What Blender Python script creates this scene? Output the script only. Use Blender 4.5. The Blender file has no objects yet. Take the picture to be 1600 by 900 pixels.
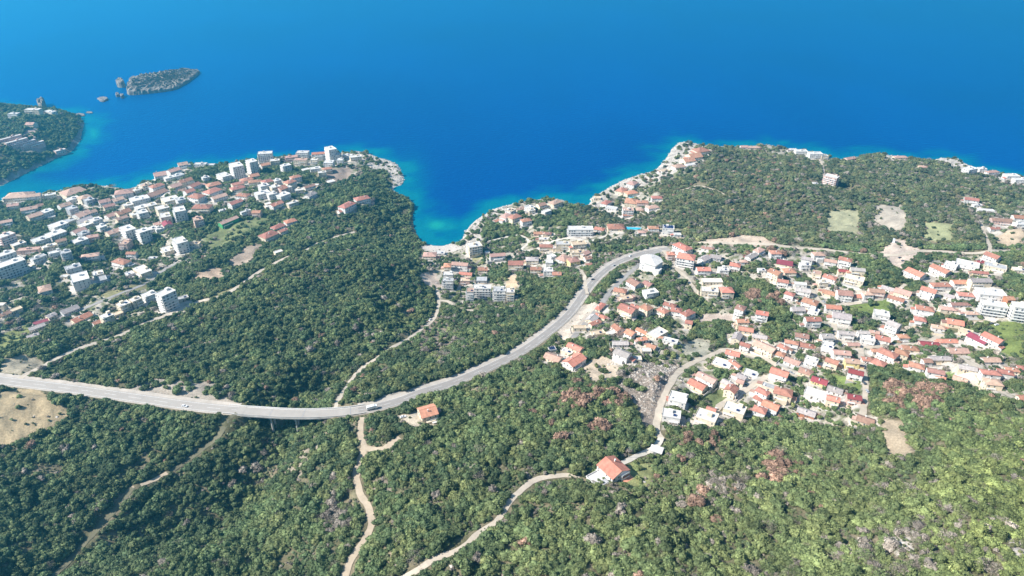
import bpy, math, random
import numpy as np
from mathutils import Vector
random.seed(7); RNG = np.random.RandomState(11)
S = bpy.context.scene
# ------------------------------------------------------------------ camera
CAM_H = 430.0; PITCH = math.radians(30.0); FPX = 1067.0
cd = bpy.data.cameras.new('camera'); cam = bpy.data.objects.new('camera', cd)
S.collection.objects.link(cam); cam.location = (0, 0, CAM_H)
cam.rotation_euler = (math.pi/2 - PITCH, 0, 0)
cd.sensor_width = 36.0; cd.lens = 36.0*FPX/1600; cd.clip_start = 1; cd.clip_end = 60000
S.camera = cam
# ------------------------------------------------------------------ light
SUN = Vector((-1.0, -0.22, 0.0)).normalized(); ELEV = math.radians(41)
SUN = Vector((SUN.x*math.cos(ELEV), SUN.y*math.cos(ELEV), math.sin(ELEV)))
w = bpy.data.worlds.new('World'); S.world = w; w.use_nodes = True
nt = w.node_tree; sky = nt.nodes.new('ShaderNodeTexSky'); sky.sky_type = 'NISHITA'; sky.sun_disc = False
sky.sun_elevation = ELEV; sky.sun_rotation = math.atan2(SUN.x, SUN.y); sky.altitude = 400
sky.air_density = 1.0; sky.dust_density = 0.6; sky.ozone_density = 1.5
nt.links.new(sky.outputs[0], nt.nodes['Background'].inputs[0]); nt.nodes['Background'].inputs[1].default_value = 0.08
sl = bpy.data.lights.new('sun', 'SUN'); sl.energy = 5.0; sl.angle = math.radians(0.5); sl.color = (1.0, 0.95, 0.88)
so = bpy.data.objects.new('sun', sl); S.collection.objects.link(so); so.rotation_euler = SUN.to_track_quat('Z', 'Y').to_euler()
S.view_settings.view_transform = 'Standard'; S.view_settings.look = 'None'; S.view_settings.exposure = 0.93; S.view_settings.gamma = 1
# ------------------------------------------------------------------ projection helpers
SP, CP = math.sin(PITCH), math.cos(PITCH)
def project(x, y, z):
    dz = z - CAM_H; zc = y*CP - dz*SP; v = y*SP + dz*CP
    zc = np.maximum(zc, 1e-3)
    return 800 + FPX*x/zc, 450 - FPX*v/zc
def ray(px, py):
    a = (np.asarray(px, float)-800)/FPX; b = (450-np.asarray(py, float))/FPX
    return a, CP + b*SP, -SP + b*CP
def at_z(px, py, z):
    dx, dy, dz = ray(px, py); t = (np.asarray(z, float)-CAM_H)/dz
    return np.stack([dx*t, dy*t], -1)
def zdepth(x, y, z): return y*CP - (z-CAM_H)*SP
def hash2(ix, iy, s):
    n = (ix.astype(np.int64)*374761393 + iy.astype(np.int64)*668265263 + s*1442695041) & 0xffffffff
    n = ((n ^ (n >> 13))*1274126177) & 0xffffffff
    return ((n ^ (n >> 16)) & 0xffff)/65535.0
def vnoise(x, y, s=0):
    x = np.asarray(x, float); y = np.asarray(y, float)
    ix = np.floor(x); iy = np.floor(y); fx = x-ix; fy = y-iy; fx = fx*fx*(3-2*fx); fy = fy*fy*(3-2*fy)
    a = hash2(ix, iy, s); b = hash2(ix+1, iy, s); c = hash2(ix, iy+1, s); d = hash2(ix+1, iy+1, s)
    return (a*(1-fx)+b*fx)*(1-fy) + (c*(1-fx)+d*fx)*fy
def fbm(x, y, s=0, o=4):
    t = 0; a = 0.5; n = 0
    for i in range(o):
        t = t + a*vnoise(x*2**i, y*2**i, s+i*17); n += a; a *= 0.5
    return t/n
def inpoly(px, py, poly):
    r = np.zeros(np.shape(px), bool); n = len(poly); j = n-1
    for i in range(n):
        xi, yi = poly[i]; xj, yj = poly[j]
        if yi != yj:
            c = ((yi > py) != (yj > py)) & (px < (xj-xi)*(py-yi)/(yj-yi)+xi); r ^= c
        j = i
    return r
def seg_dist(x, y, pts, closed=False, zs=None):
    """distance to a polyline (world); optionally the value zs interpolated at the nearest point"""
    P = np.asarray(pts, float); n = len(P); best = np.full(np.shape(x), 1e9); val = np.zeros(np.shape(x))
    for i in range(n if closed else n-1):
        a = P[i]; b = P[(i+1) % n]; d = b-a; L = d@d+1e-9
        t = np.clip(((x-a[0])*d[0]+(y-a[1])*d[1])/L, 0, 1)
        q = (x-a[0]-t*d[0])**2 + (y-a[1]-t*d[1])**2
        m = q < best; best = np.where(m, q, best)
        if zs is not None: val = np.where(m, zs[i]*(1-t)+zs[(i+1) % n]*t, val)
    return (np.sqrt(best), val) if zs is not None else np.sqrt(best)
def sstep(a, b, x):
    t = np.clip((x-a)/(b-a), 0, 1); return t*t*(3-2*t)
def smooth_line(pts, step=5.0):
    P = np.asarray(pts, float); P = np.vstack([2*P[0]-P[1], P, 2*P[-1]-P[-2]]); out = []
    for i in range(1, len(P)-2):
        p0, p1, p2, p3 = P[i-1:i+3]; n = max(1, int(np.linalg.norm(p2[:2]-p1[:2])/step))
        for k in range(n):
            t = k/n; out.append(0.5*((2*p1)+(-p0+p2)*t+(2*p0-5*p1+4*p2-p3)*t*t+(-p0+3*p1-3*p2+p3)*t**3))
    out.append(P[-2]); return np.array(out)

# ------------------------------------------------------------------ terrain
COAST = [(-700,480),(-250,345),(-60,322),(0,315),(14,303),(48,304),(62,305),(100,297),(118,292),(150,289),(180,293),(203,298),(213,291),(222,287),(240,281),(252,274),(264,268),(280,260),(298,256),(320,258),(350,256),(375,252),(402,249),(432,247),(460,244),(500,242),(535,239),(560,237),(576,240),(592,247),(610,252),(622,258),(626,268),(631,279),(628,288),(616,293),(612,297),(626,305),(640,312),(648,325),(644,338),(645,350),(650,364),(656,374),(664,382),(690,384),(715,378),(722,373),(728,361),(738,349),(752,338),(775,326),(800,319),(830,314),(855,310),(880,313),(895,321),(914,323),(922,318),(926,308),(945,298),(960,289),(975,281),(1000,273),(1022,268),(1030,260),(1040,249),(1050,233),(1062,223),(1075,221),(1090,226),(1120,229),(1160,230),(1200,227),(1235,234),(1262,236),(1290,246),(1310,250),(1330,247),(1360,242),(1380,240),(1405,247),(1430,249),(1455,252),(1470,247),(1495,248),(1515,260),(1545,269),(1575,273),(1600,278),(1760,300),(2300,380)]
COASTW = np.vstack([at_z([c[0] for c in COAST], [c[1] for c in COAST], 0), [[1500, 60], [-1500, 60]]])
HEADC = [(-500,130),(-200,150),(0,165),(20,168),(48,172),(75,175),(100,176),(126,184),(131,193),(128,203),(125,219),(112,236),(90,246),(55,263),(20,281),(0,291),(-150,350),(-500,450)]
HEADW = at_z([c[0] for c in HEADC], [c[1] for c in HEADC], 0)
CTRL = [(60,335,12),(100,330,14),(200,345,22),(300,320,24),(300,285,12),(50,380,25),(150,400,32),(250,400,36),(20,450,44),(100,470,48),(250,470,48),(350,440,50),(400,285,18),(500,275,14),(560,262,8),(450,350,34),(400,400,44),
(560,300,18),(600,330,24),(520,400,48),(600,430,46),(560,480,58),(450,480,62),(635,400,12),(500,560,66),(350,560,80),(200,540,74),(80,520,66),(640,450,30),(690,440,10),(690,480,24),(655,500,34),(600,520,54),(520,600,76),
(0,594,92),(100,606,92),(200,620,91),(300,634,90),(400,643,90),(560,642,90),(640,625,88),(700,600,83),(780,565,76),(850,520,68),(900,470,58),(950,425,48),(1010,395,40),(750,540,66),(660,570,72),
(100,700,88),(0,760,92),(100,850,100),(0,900,104),(300,700,80),(250,880,88),(450,870,86),(400,780,72),(600,720,102),(560,880,114),(700,800,122),(800,700,112),(700,700,104),(800,880,140),(1000,700,104),(1000,860,142),(1200,700,100),(1200,880,140),(1400,720,108),(1400,880,146),(1580,700,120),(1590,880,160),(900,640,98),
(1100,600,88),(1300,550,74),(1200,640,92),(1500,560,80),(1590,600,92),(1250,450,54),(1400,450,58),(1550,450,64),(1000,500,66),(920,560,78),(1060,420,48),(780,450,24),(850,400,18),(750,400,9),(800,355,13),(900,360,18),(1000,350,18),(950,325,8),(1100,330,36),(1200,330,42),(1300,345,44),(1450,350,46),(1580,340,36),(1100,275,22),(1250,290,28),(1400,285,24),(1520,290,15),(1150,250,14),(1350,260,12),(950,385,30),(1150,390,46),
(-300,600,80),(-300,900,100),(1900,600,90),(1900,850,150),(-300,430,40),(1900,450,60),(800,1200,150),(200,1200,110),(1400,1200,170)]
_cw = at_z([c[0] for c in CTRL], [c[1] for c in CTRL], [c[2] for c in CTRL]); _cz = np.array([c[2] for c in CTRL], float)
def _phi(r2): return r2*np.log(r2+1e-9)*0.5
def _fit(P, z, lam=0.02):
    n = len(P); K = _phi(((P[:, None]-P[None])**2).sum(-1)/1e6) + lam*np.eye(n)*0.02
    A = np.zeros((n+3, n+3)); A[:n, :n] = K; A[:n, n] = 1; A[:n, n+1:] = P/1000; A[n, :n] = 1; A[n+1:, :n] = P.T/1000
    return np.linalg.solve(A, np.concatenate([z, [0, 0, 0]]))
_C = _fit(_cw, _cz)
VALLEY = at_z([520,470,452,430,400,330,220,90], [590,640,690,730,775,830,880,960], [64,62,62,62,62,62,62,60])
def height(x, y):
    x = np.asarray(x, float); y = np.asarray(y, float)
    n = len(_cw); h = _C[n] + _C[n+1]*x/1000 + _C[n+2]*y/1000
    for i in range(n): h = h + _C[i]*_phi(((x-_cw[i, 0])**2+(y-_cw[i, 1])**2)/1e6)
    h = np.clip(h, 3, 190)
    dv = seg_dist(x, y, VALLEY); h = h - 17*np.exp(-(dv/30)**2)
    h = h + (fbm(x/95, y/95, 3, 3)-0.5)*27 + (fbm(x/24, y/24, 5, 3)-0.5)*5.0
    dc = seg_dist(x, y, COASTW, True); ins = inpoly(x, y, COASTW); d = np.where(ins, dc, -dc)
    rug = fbm(x/11, y/11, 9, 4)
    land = 2.6*(1-np.exp(-np.maximum(d, 0)/3))*(0.4+1.5*rug) + (np.maximum(h, 3)-2.2)*sstep(2, 75, d)
    bx, by = at_z(690, 384, 0); bm = np.exp(-((x-bx)**2+(y-by)**2)/38**2); land = land*(1-0.8*bm)
    dh = seg_dist(x, y, HEADW, True); hin = inpoly(x, y, HEADW); d2 = np.where(hin, dh, -dh)
    hl = (4+9*rug)*(1-np.exp(-np.maximum(d2, 0)/6)) + 26*sstep(0, 90, d2)*(0.7+0.6*fbm(x/70, y/70, 12, 2))
    sea = -np.minimum(14, 0.16*np.minimum(np.maximum(-d, 0), np.maximum(-d2, 0)) ) - 0.4
    return np.where(ins, land, np.where(hin, hl, sea)), np.maximum(d, d2), d2 > 0
NR, NC = 580, 860
UU = np.linspace(-1.42, 1.42, NC); LY = np.linspace(math.log(125), math.log(1950), NR)
GX = np.exp(LY)[:, None]*UU[None, :]; GY = np.repeat(np.exp(LY)[:, None], NC, 1)
GH = np.zeros((NR, NC)); GD = np.zeros((NR, NC)); GHEAD = np.zeros((NR, NC), bool)
for i in range(0, NR, 40):
    GH[i:i+40], GD[i:i+40], GHEAD[i:i+40] = height(GX[i:i+40], GY[i:i+40])
def bil(G, x, y):
    y = np.maximum(y, 126.0)
    u = (x/y-UU[0])/(UU[1]-UU[0]); r = (np.log(y)-LY[0])/(LY[1]-LY[0])
    u = np.clip(u, 0, NC-1.001); r = np.clip(r, 0, NR-1.001)
    i = r.astype(int); j = u.astype(int); fr = r-i; fu = u-j
    return (G[i, j]*(1-fu)+G[i, j+1]*fu)*(1-fr) + (G[i+1, j]*(1-fu)+G[i+1, j+1]*fu)*fr
def hgt(x, y): return bil(GH, np.asarray(x, float), np.asarray(y, float))
def hit(px, py, up=0.0):
    """where the sight line through a point of the photograph meets the terrain raised by `up`"""
    px = np.atleast_1d(np.asarray(px, float)); py = np.atleast_1d(np.asarray(py, float)); up = np.zeros_like(px)+up
    dx, dy, dz = ray(px, py); t = np.full(px.shape, 180.0); done = np.zeros(px.shape, bool)
    for k in range(900):
        x, y, z = dx*t, dy*t, CAM_H+dz*t
        b = z <= np.maximum(hgt(x, y), 0)+up; done |= b; t = np.where(done, t, t+3.0)
        if done.all(): break
    lo, hi = t-3.0, t
    for k in range(8):
        m = (lo+hi)/2; b = CAM_H+dz*m <= np.maximum(hgt(dx*m, dy*m), 0)+up; hi = np.where(b, m, hi); lo = np.where(b, lo, m)
    return np.stack([dx*hi, dy*hi, CAM_H+dz*hi-up], -1)
# ------------------------------------------------------------------ roads (polylines of the photograph laid on the terrain)
MAIN = [(-160,578,93),(-60,586,92),(0,594,92),(100,606,92),(200,620,91),(300,634,90),(370,641,90),(400,643,90),(450,646,90),(500,646,90),(560,641,90),(620,627,88),(660,612,86),(700,600,83),(740,584,80),(780,566,76),(820,545,72),(860,516,68),(890,489,62),(915,455,55),(935,432,50),(960,413,45),(990,400,41),(1015,393,38),(1045,388,38)]
mw = at_z([m[0] for m in MAIN], [m[1] for m in MAIN], [m[2] for m in MAIN])
MAINL = smooth_line(np.hstack([mw, np.array([[m[2]] for m in MAIN])]), 5.0)
ROADS = {   # name: (half width m, material, points)
 'dirt_track': (2.1, 'dirt', [(566,652),(563,680),(570,700),(560,722),(556,740),(560,765),(572,788),(581,808),(574,835),(556,862),(545,885),(538,905),(530,940)]),
 'track_branch': (2.3, 'dirt', [(566,701),(580,703),(598,699),(614,690),(625,684)]),
 'farm_track': (1.9, 'pale', [(590,925),(640,896),(680,874),(720,854),(752,832),(775,815),(788,795),(805,775),(830,754),(855,745),(880,742),(905,744)]),
 'house_drive': (2.0, 'concrete', [(968,722),(990,716),(1010,706),(1026,697),(1033,684)]),
 'village_lane': (2.6, 'pale', [(1033,684),(1026,672),(1027,655),(1033,630),(1045,604),(1062,580),(1085,565),(1108,556),(1130,549),(1155,551),(1180,556),(1205,566),(1225,578),(1243,588)]),
 'cove_track': (1.9, 'pale', [(523,640),(530,618),(548,598),(568,575),(592,555),(620,540),(645,525),(668,508),(682,490),(686,470),(682,455),(668,448)]),
 'hillside_road': (2.6, 'pale', [(30,590),(60,575),(95,557),(140,540),(200,518),(240,500),(300,475),(345,462),(375,445),(405,425),(435,410),(475,393),(515,375),(555,364)]),
 'old_road': (2.2, 'grey', [(60,505),(140,478),(205,452),(235,440),(262,420),(300,405)]),
 'upper_road': (3.0, 'pale', [(1700,395),(1600,392),(1545,392),(1480,394),(1440,393),(1400,398),(1340,396),(1280,388),(1200,381),(1130,379),(1070,381)]),
 'north_lane': (2.2, 'pale', [(1530,345),(1540,370),(1547,392)]),
 'villa_lane': (1.8, 'pale', [(1270,242),(1284,256),(1287,275),(1286,292)]),
 'headland_path': (1.6, 'pale', [(1067,297),(1090,291),(1110,295),(1130,303),(1143,309)]),
 'trench_track': (1.9, 'shaded_soil', [(372,652),(350,675),(320,700),(290,722),(262,741)]),
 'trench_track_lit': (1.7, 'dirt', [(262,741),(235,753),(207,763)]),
 'trench_track_low': (1.9, 'shaded_soil', [(207,763),(186,788),(152,828),(120,865),(85,905),(60,935)]),
 'service_road': (2.8, 'grey', [(895,528),(915,505),(938,478),(955,455),(972,436),(992,418),(1012,406),(1030,400)]),
 'hall_lane': (2.3, 'pale', [(1036,398),(1050,408),(1060,420),(1074,436),(1085,452),(1096,468)]),
 'middle_lane': (2.0, 'pale', [(1270,455),(1284,474),(1300,495),(1314,535),(1346,543),(1400,540),(1440,537),(1470,524)]),
 'garden_lane': (1.9, 'pale', [(1300,478),(1331,476),(1370,467),(1395,459),(1420,440)]),
 'lower_lane': (2.2, 'pale', [(1198,588),(1180,600),(1162,612),(1137,627),(1120,640),(1110,660)]),
 'beach_lane': (2.0, 'pale', [(686,470),(700,472),(715,482),(742,486)]),
 'cove_lane': (2.0, 'concrete', [(762,378),(790,371),(812,368),(826,376),(815,392),(840,390),(862,378),(890,372),(920,376),(950,368),(975,364)]),
 'link_lane': (1.9, 'pale', [(880,418),(900,420),(912,428),(914,445),(918,458)]),
 'east_lane': (2.2, 'pale', [(1345,660),(1352,620),(1350,585),(1346,560),(1346,543)]),
 'far_lane': (2.2, 'pale', [(1600,628),(1570,616),(1545,600),(1525,575),(1500,556),(1470,540),(1440,537)]),
}
LANES = {}
for k, (hw, mt, pts) in ROADS.items():
    p = hit([a[0] for a in pts], [a[1] for a in pts]); L = smooth_line(p, 4.0)
    z = hgt(L[:, 0], L[:, 1]); ker = np.ones(9)/9; zp = np.pad(z, 4, mode='edge'); L[:, 2] = np.convolve(zp, ker, 'valid'); LANES[k] = L
def carve(L, hw, soft, skip=None):
    global GH
    P = L if skip is None else L[skip]
    x0, y0 = P[:, :2].min(0)-hw-soft; x1, y1 = P[:, :2].max(0)+hw+soft
    m = (GX > x0) & (GX < x1) & (GY > y0) & (GY < y1) & (GD > -2)
    d, v = seg_dist(GX[m], GY[m], P[:, :2], False, P[:, 2])
    k = 1-sstep(hw, hw+soft, d); GH[m] = GH[m]*(1-k) + (v-0.05)*k
for k, L in LANES.items(): carve(L[::3] if len(L) > 9 else L, ROADS[k][0]+1.2, 5)
mpx = project(MAINL[:, 0], MAINL[:, 1], MAINL[:, 2])[0]
carve(MAINL[::2], 9.5, 9, (mpx[::2] < 374)); carve(MAINL[::2], 9.5, 9, (mpx[::2] > 547))
# ------------------------------------------------------------------ materials
def mat(name, color=(0.5, 0.5, 0.5), rough=0.8, spec=0.3, noise=None, var=0.0, hue=0.0, metallic=0.0, stripes=None):
    m = bpy.data.materials.new(name); m.use_nodes = True; n = m.node_tree.nodes; l = m.node_tree.links
    b = n['Principled BSDF']; b.inputs['Roughness'].default_value = rough; b.inputs['Specular IOR Level'].default_value = spec
    b.inputs['Metallic'].default_value = metallic; b.inputs['Base Color'].default_value = (*color, 1)
    last = None
    if noise or var or stripes:
        rgb = n.new('ShaderNodeRGB'); rgb.outputs[0].default_value = (*color, 1); last = rgb.outputs[0]
        tc = n.new('ShaderNodeTexCoord')
        if noise:
            sc, lo, hi = noise; t = n.new('ShaderNodeTexNoise'); t.inputs['Scale'].default_value = sc; t.inputs['Detail'].default_value = 5
            l.new(tc.outputs['Object'], t.inputs['Vector']); mr = n.new('ShaderNodeMapRange')
            mr.inputs[1].default_value = 0.3; mr.inputs[2].default_value = 0.7; mr.inputs[3].default_value = lo; mr.inputs[4].default_value = hi
            l.new(t.outputs[0], mr.inputs[0]); mx = n.new('ShaderNodeVectorMath'); mx.operation = 'SCALE'
            l.new(last, mx.inputs[0]); l.new(mr.outputs[0], mx.inputs['Scale']); last = mx.outputs[0]
        if stripes:
            wv = n.new('ShaderNodeTexWave'); wv.bands_direction = 'X'; wv.inputs['Scale'].default_value = stripes
            wv.inputs['Distortion'].default_value = 0.6; l.new(tc.outputs['Object'], wv.inputs['Vector'])
            bp = n.new('ShaderNodeBump'); bp.inputs['Strength'].default_value = 0.5; bp.inputs['Distance'].default_value = 0.06
            l.new(wv.outputs['Fac'], bp.inputs['Height']); l.new(bp.outputs[0], b.inputs['Normal'])
        if var or hue:
            oi = n.new('ShaderNodeObjectInfo'); hs = n.new('ShaderNodeHueSaturation')
            r1 = n.new('ShaderNodeMapRange'); r1.inputs[3].default_value = 1-var; r1.inputs[4].default_value = 1+var
            r2 = n.new('ShaderNodeMapRange'); r2.inputs[3].default_value = 0.5-hue; r2.inputs[4].default_value = 0.5+hue
            mm = n.new('ShaderNodeMath'); mm.operation = 'MULTIPLY'; mm.inputs[1].default_value = 7.31
            fr = n.new('ShaderNodeMath'); fr.operation = 'FRACT'
            l.new(oi.outputs['Random'], r1.inputs[0]); l.new(oi.outputs['Random'], mm.inputs[0]); l.new(mm.outputs[0], fr.inputs[0]); l.new(fr.outputs[0], r2.inputs[0])
            l.new(r1.outputs[0], hs.inputs['Value']); l.new(r2.outputs[0], hs.inputs['Hue']); l.new(last, hs.inputs['Color']); last = hs.outputs[0]
        l.new(last, b.inputs['Base Color'])
    return m
WALL = {'w': mat('white_plaster', (0.70, 0.675, 0.635), noise=(0.5, 0.86, 1.04), var=0.06), 'c': mat('cream_plaster', (0.72, 0.62, 0.47), noise=(0.5, 0.85, 1.05), var=0.1),
        'p': mat('pink_plaster', (0.66, 0.47, 0.40), noise=(0.5, 0.85, 1.05), var=0.1), 'y': mat('yellow_plaster', (0.74, 0.62, 0.30), noise=(0.5, 0.85, 1.05), var=0.08),
        'g': mat('grey_render', (0.46, 0.46, 0.46), noise=(0.5, 0.8, 1.1), var=0.15), 'n': mat('green_cladding', (0.10, 0.40, 0.16), noise=(0.5, 0.85, 1.05)),
        'r': mat('bare_brick', (0.42, 0.19, 0.11), noise=(0.8, 0.75, 1.15))}
ROOF = {'o': mat('orange_tile', (0.53, 0.235, 0.16), 0.85, noise=(0.45, 0.78, 1.18), var=0.16, hue=0.012, stripes=1.2),
        'r': mat('red_tile', (0.42, 0.205, 0.145), 0.85, noise=(0.45, 0.75, 1.2), var=0.2, hue=0.014, stripes=1.2),
        'p': mat('faded_pink_tile', (0.50, 0.325, 0.255), 0.85, noise=(0.45, 0.78, 1.15), var=0.14, hue=0.015, stripes=1.2),
        'b': mat('weathered_brown_tile', (0.34, 0.20, 0.155), 0.85, noise=(0.45, 0.75, 1.2), var=0.16, hue=0.015, stripes=1.2),
        'm': mat('maroon_sheet', (0.30, 0.07, 0.085), 0.55, noise=(0.3, 0.85, 1.1), var=0.18, hue=0.015, stripes=2.0),
        'g': mat('grey_sheet', (0.41, 0.365, 0.345), 0.7, noise=(0.5, 0.78, 1.15), var=0.2, hue=0.02, stripes=1.6),
        'w': mat('white_roof', (0.62, 0.60, 0.57), 0.85, noise=(0.35, 0.8, 1.08), var=0.07), 's': mat('white_roof_clean', (0.72, 0.71, 0.7), 0.8, noise=(0.35, 0.85, 1.08)),
        'B': mat('tan_screed', (0.58, 0.46, 0.33), 0.9, noise=(0.35, 0.8, 1.1), var=0.1), 'G': mat('grey_screed', (0.42, 0.42, 0.42), 0.9, noise=(0.35, 0.75, 1.15), var=0.12)}
GLASS = mat('dark_window', (0.10, 0.115, 0.14), 0.15, 0.6); PANEL = mat('solar_blue', (0.02, 0.035, 0.10), 0.12, 0.6)
TRIM = mat('trim_white', (0.78, 0.77, 0.75)); CONC = mat('concrete', (0.44, 0.42, 0.39), noise=(0.2, 0.8, 1.1)); WOODM = mat('bark', (0.14, 0.10, 0.07), 0.95, noise=(2, 0.7, 1.3))
METAL = mat('galvanised', (0.45, 0.46, 0.47), 0.4, 0.5, metallic=0.6); TYRE = mat('tyre', (0.02, 0.02, 0.02), 0.9); LIGHTG = mat('lamp_glass', (0.7, 0.7, 0.68), 0.2)
CARC = {'white': mat('white_paint', (0.8, 0.8, 0.8), 0.3, 0.5), 'dark': mat('dark_paint', (0.03, 0.035, 0.045), 0.3, 0.5), 'red': mat('red_paint', (0.45, 0.03, 0.03), 0.3, 0.5), 'blue': mat('blue_paint', (0.04, 0.10, 0.32), 0.3, 0.5), 'silver': mat('silver_paint', (0.42, 0.43, 0.45), 0.3, 0.5)}
POOLM = mat('pool_water', (0.05, 0.45, 0.62), 0.08, 0.5); GREENT = mat('green_tarp', (0.05, 0.32, 0.22), 0.6)
def roadmat(name, c, lo=0.78, hi=1.15):
    m = bpy.data.materials.new(name); m.use_nodes = True; n = m.node_tree.nodes; l = m.node_tree.links; b = n['Principled BSDF']
    b.inputs['Roughness'].default_value = 0.95; b.inputs['Specular IOR Level'].default_value = 0.15
    tc = n.new('ShaderNodeTexCoord'); t = n.new('ShaderNodeTexNoise'); t.inputs['Scale'].default_value = 0.12; t.inputs['Detail'].default_value = 8; t.inputs['Roughness'].default_value = 0.7
    mr = n.new('ShaderNodeMapRange'); mr.inputs[1].default_value = 0.3; mr.inputs[2].default_value = 0.7; mr.inputs[3].default_value = lo; mr.inputs[4].default_value = hi
    v = n.new('ShaderNodeVectorMath'); v.operation = 'SCALE'; v.inputs[0].default_value = c
    l.new(tc.outputs['Object'], t.inputs[0]); l.new(t.outputs[0], mr.inputs[0]); l.new(mr.outputs[0], v.inputs['Scale']); l.new(v.outputs[0], b.inputs['Base Color'])
    return m
RM = {'dirt': roadmat('dirt', (0.47, 0.385, 0.285)), 'pale': roadmat('pale_gravel', (0.52, 0.45, 0.36)), 'grey': roadmat('worn_asphalt', (0.33, 0.31, 0.29)), 'concrete': roadmat('pale_concrete', (0.60, 0.55, 0.47)),
      'shaded_soil': roadmat('track_soil_shaded', (0.165, 0.155, 0.10)), 'asphalt': roadmat('asphalt', (0.32, 0.295, 0.27), 0.88, 1.1), 'deck': roadmat('pale_deck', (0.38, 0.35, 0.315), 0.9, 1.08), 'gravel': roadmat('verge_gravel', (0.48, 0.43, 0.37))}  # trench track soil and grass, tree shadow painted into the dark colour
LINE = mat('road_paint', (0.78, 0.77, 0.74))

# ------------------------------------------------------------------ mesh helpers
class MB:
    def __init__(s): s.v = []; s.f = []; s.mi = []
    def poly(s, pts, faces, m=0):
        o = len(s.v); s.v += [tuple(p) for p in pts]; s.f += [tuple(o+i for i in f) for f in faces]; s.mi += [m]*len(faces)
    def box(s, x0, x1, y0, y1, z0, z1, m=0):
        s.poly([(x0,y0,z0),(x1,y0,z0),(x1,y1,z0),(x0,y1,z0),(x0,y0,z1),(x1,y0,z1),(x1,y1,z1),(x0,y1,z1)], [(0,3,2,1),(4,5,6,7),(0,1,5,4),(1,2,6,5),(2,3,7,6),(3,0,4,7)], m)
    def cyl(s, x, y, z0, z1, r0, r1, n=8, m=0):
        p = [(x+r*math.cos(2*math.pi*k/n), y+r*math.sin(2*math.pi*k/n), z) for z, r in ((z0, r0), (z1, r1)) for k in range(n)]
        s.poly(p, [(k, (k+1) % n, n+(k+1) % n, n+k) for k in range(n)]+[tuple(range(n, 2*n)), tuple(range(n-1, -1, -1))], m)
    def tube(s, a, b, r0, r1, n=5, m=0):
        a = Vector(a); b = Vector(b); d = (b-a).normalized(); u = d.orthogonal().normalized(); w_ = d.cross(u)
        p = [tuple(c+(u*math.cos(2*math.pi*k/n)+w_*math.sin(2*math.pi*k/n))*r) for c, r in ((a, r0), (b, r1)) for k in range(n)]
        s.poly(p, [(k, (k+1) % n, n+(k+1) % n, n+k) for k in range(n)]+[tuple(range(n, 2*n))], m)
    def mesh(s, name, mats):
        me = bpy.data.meshes.new(name); me.from_pydata(s.v, [], s.f)
        for m in (mats if isinstance(mats, (list, tuple)) else [mats]): me.materials.append(m)
        if max(s.mi, default=0) > 0: me.polygons.foreach_set('material_index', s.mi)
        me.update(); return me
    def obj(s, name, mats, parent=None, kind=None): return link(name, s.mesh(name, mats), parent, kind)
def link(name, data, parent=None, kind=None):
    o = bpy.data.objects.new(name, data); S.collection.objects.link(o)
    if parent is not None: o.parent = parent
    if kind: o['kind'] = kind
    return o
def thing(name, label, cat, loc=(0, 0, 0), rz=0.0, group=None):
    o = link(name, None); o.location = loc; o.rotation_euler = (0, 0, rz); o.empty_display_size = 1
    o['label'] = label; o['category'] = cat
    if group: o['group'] = group
    return o

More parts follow.
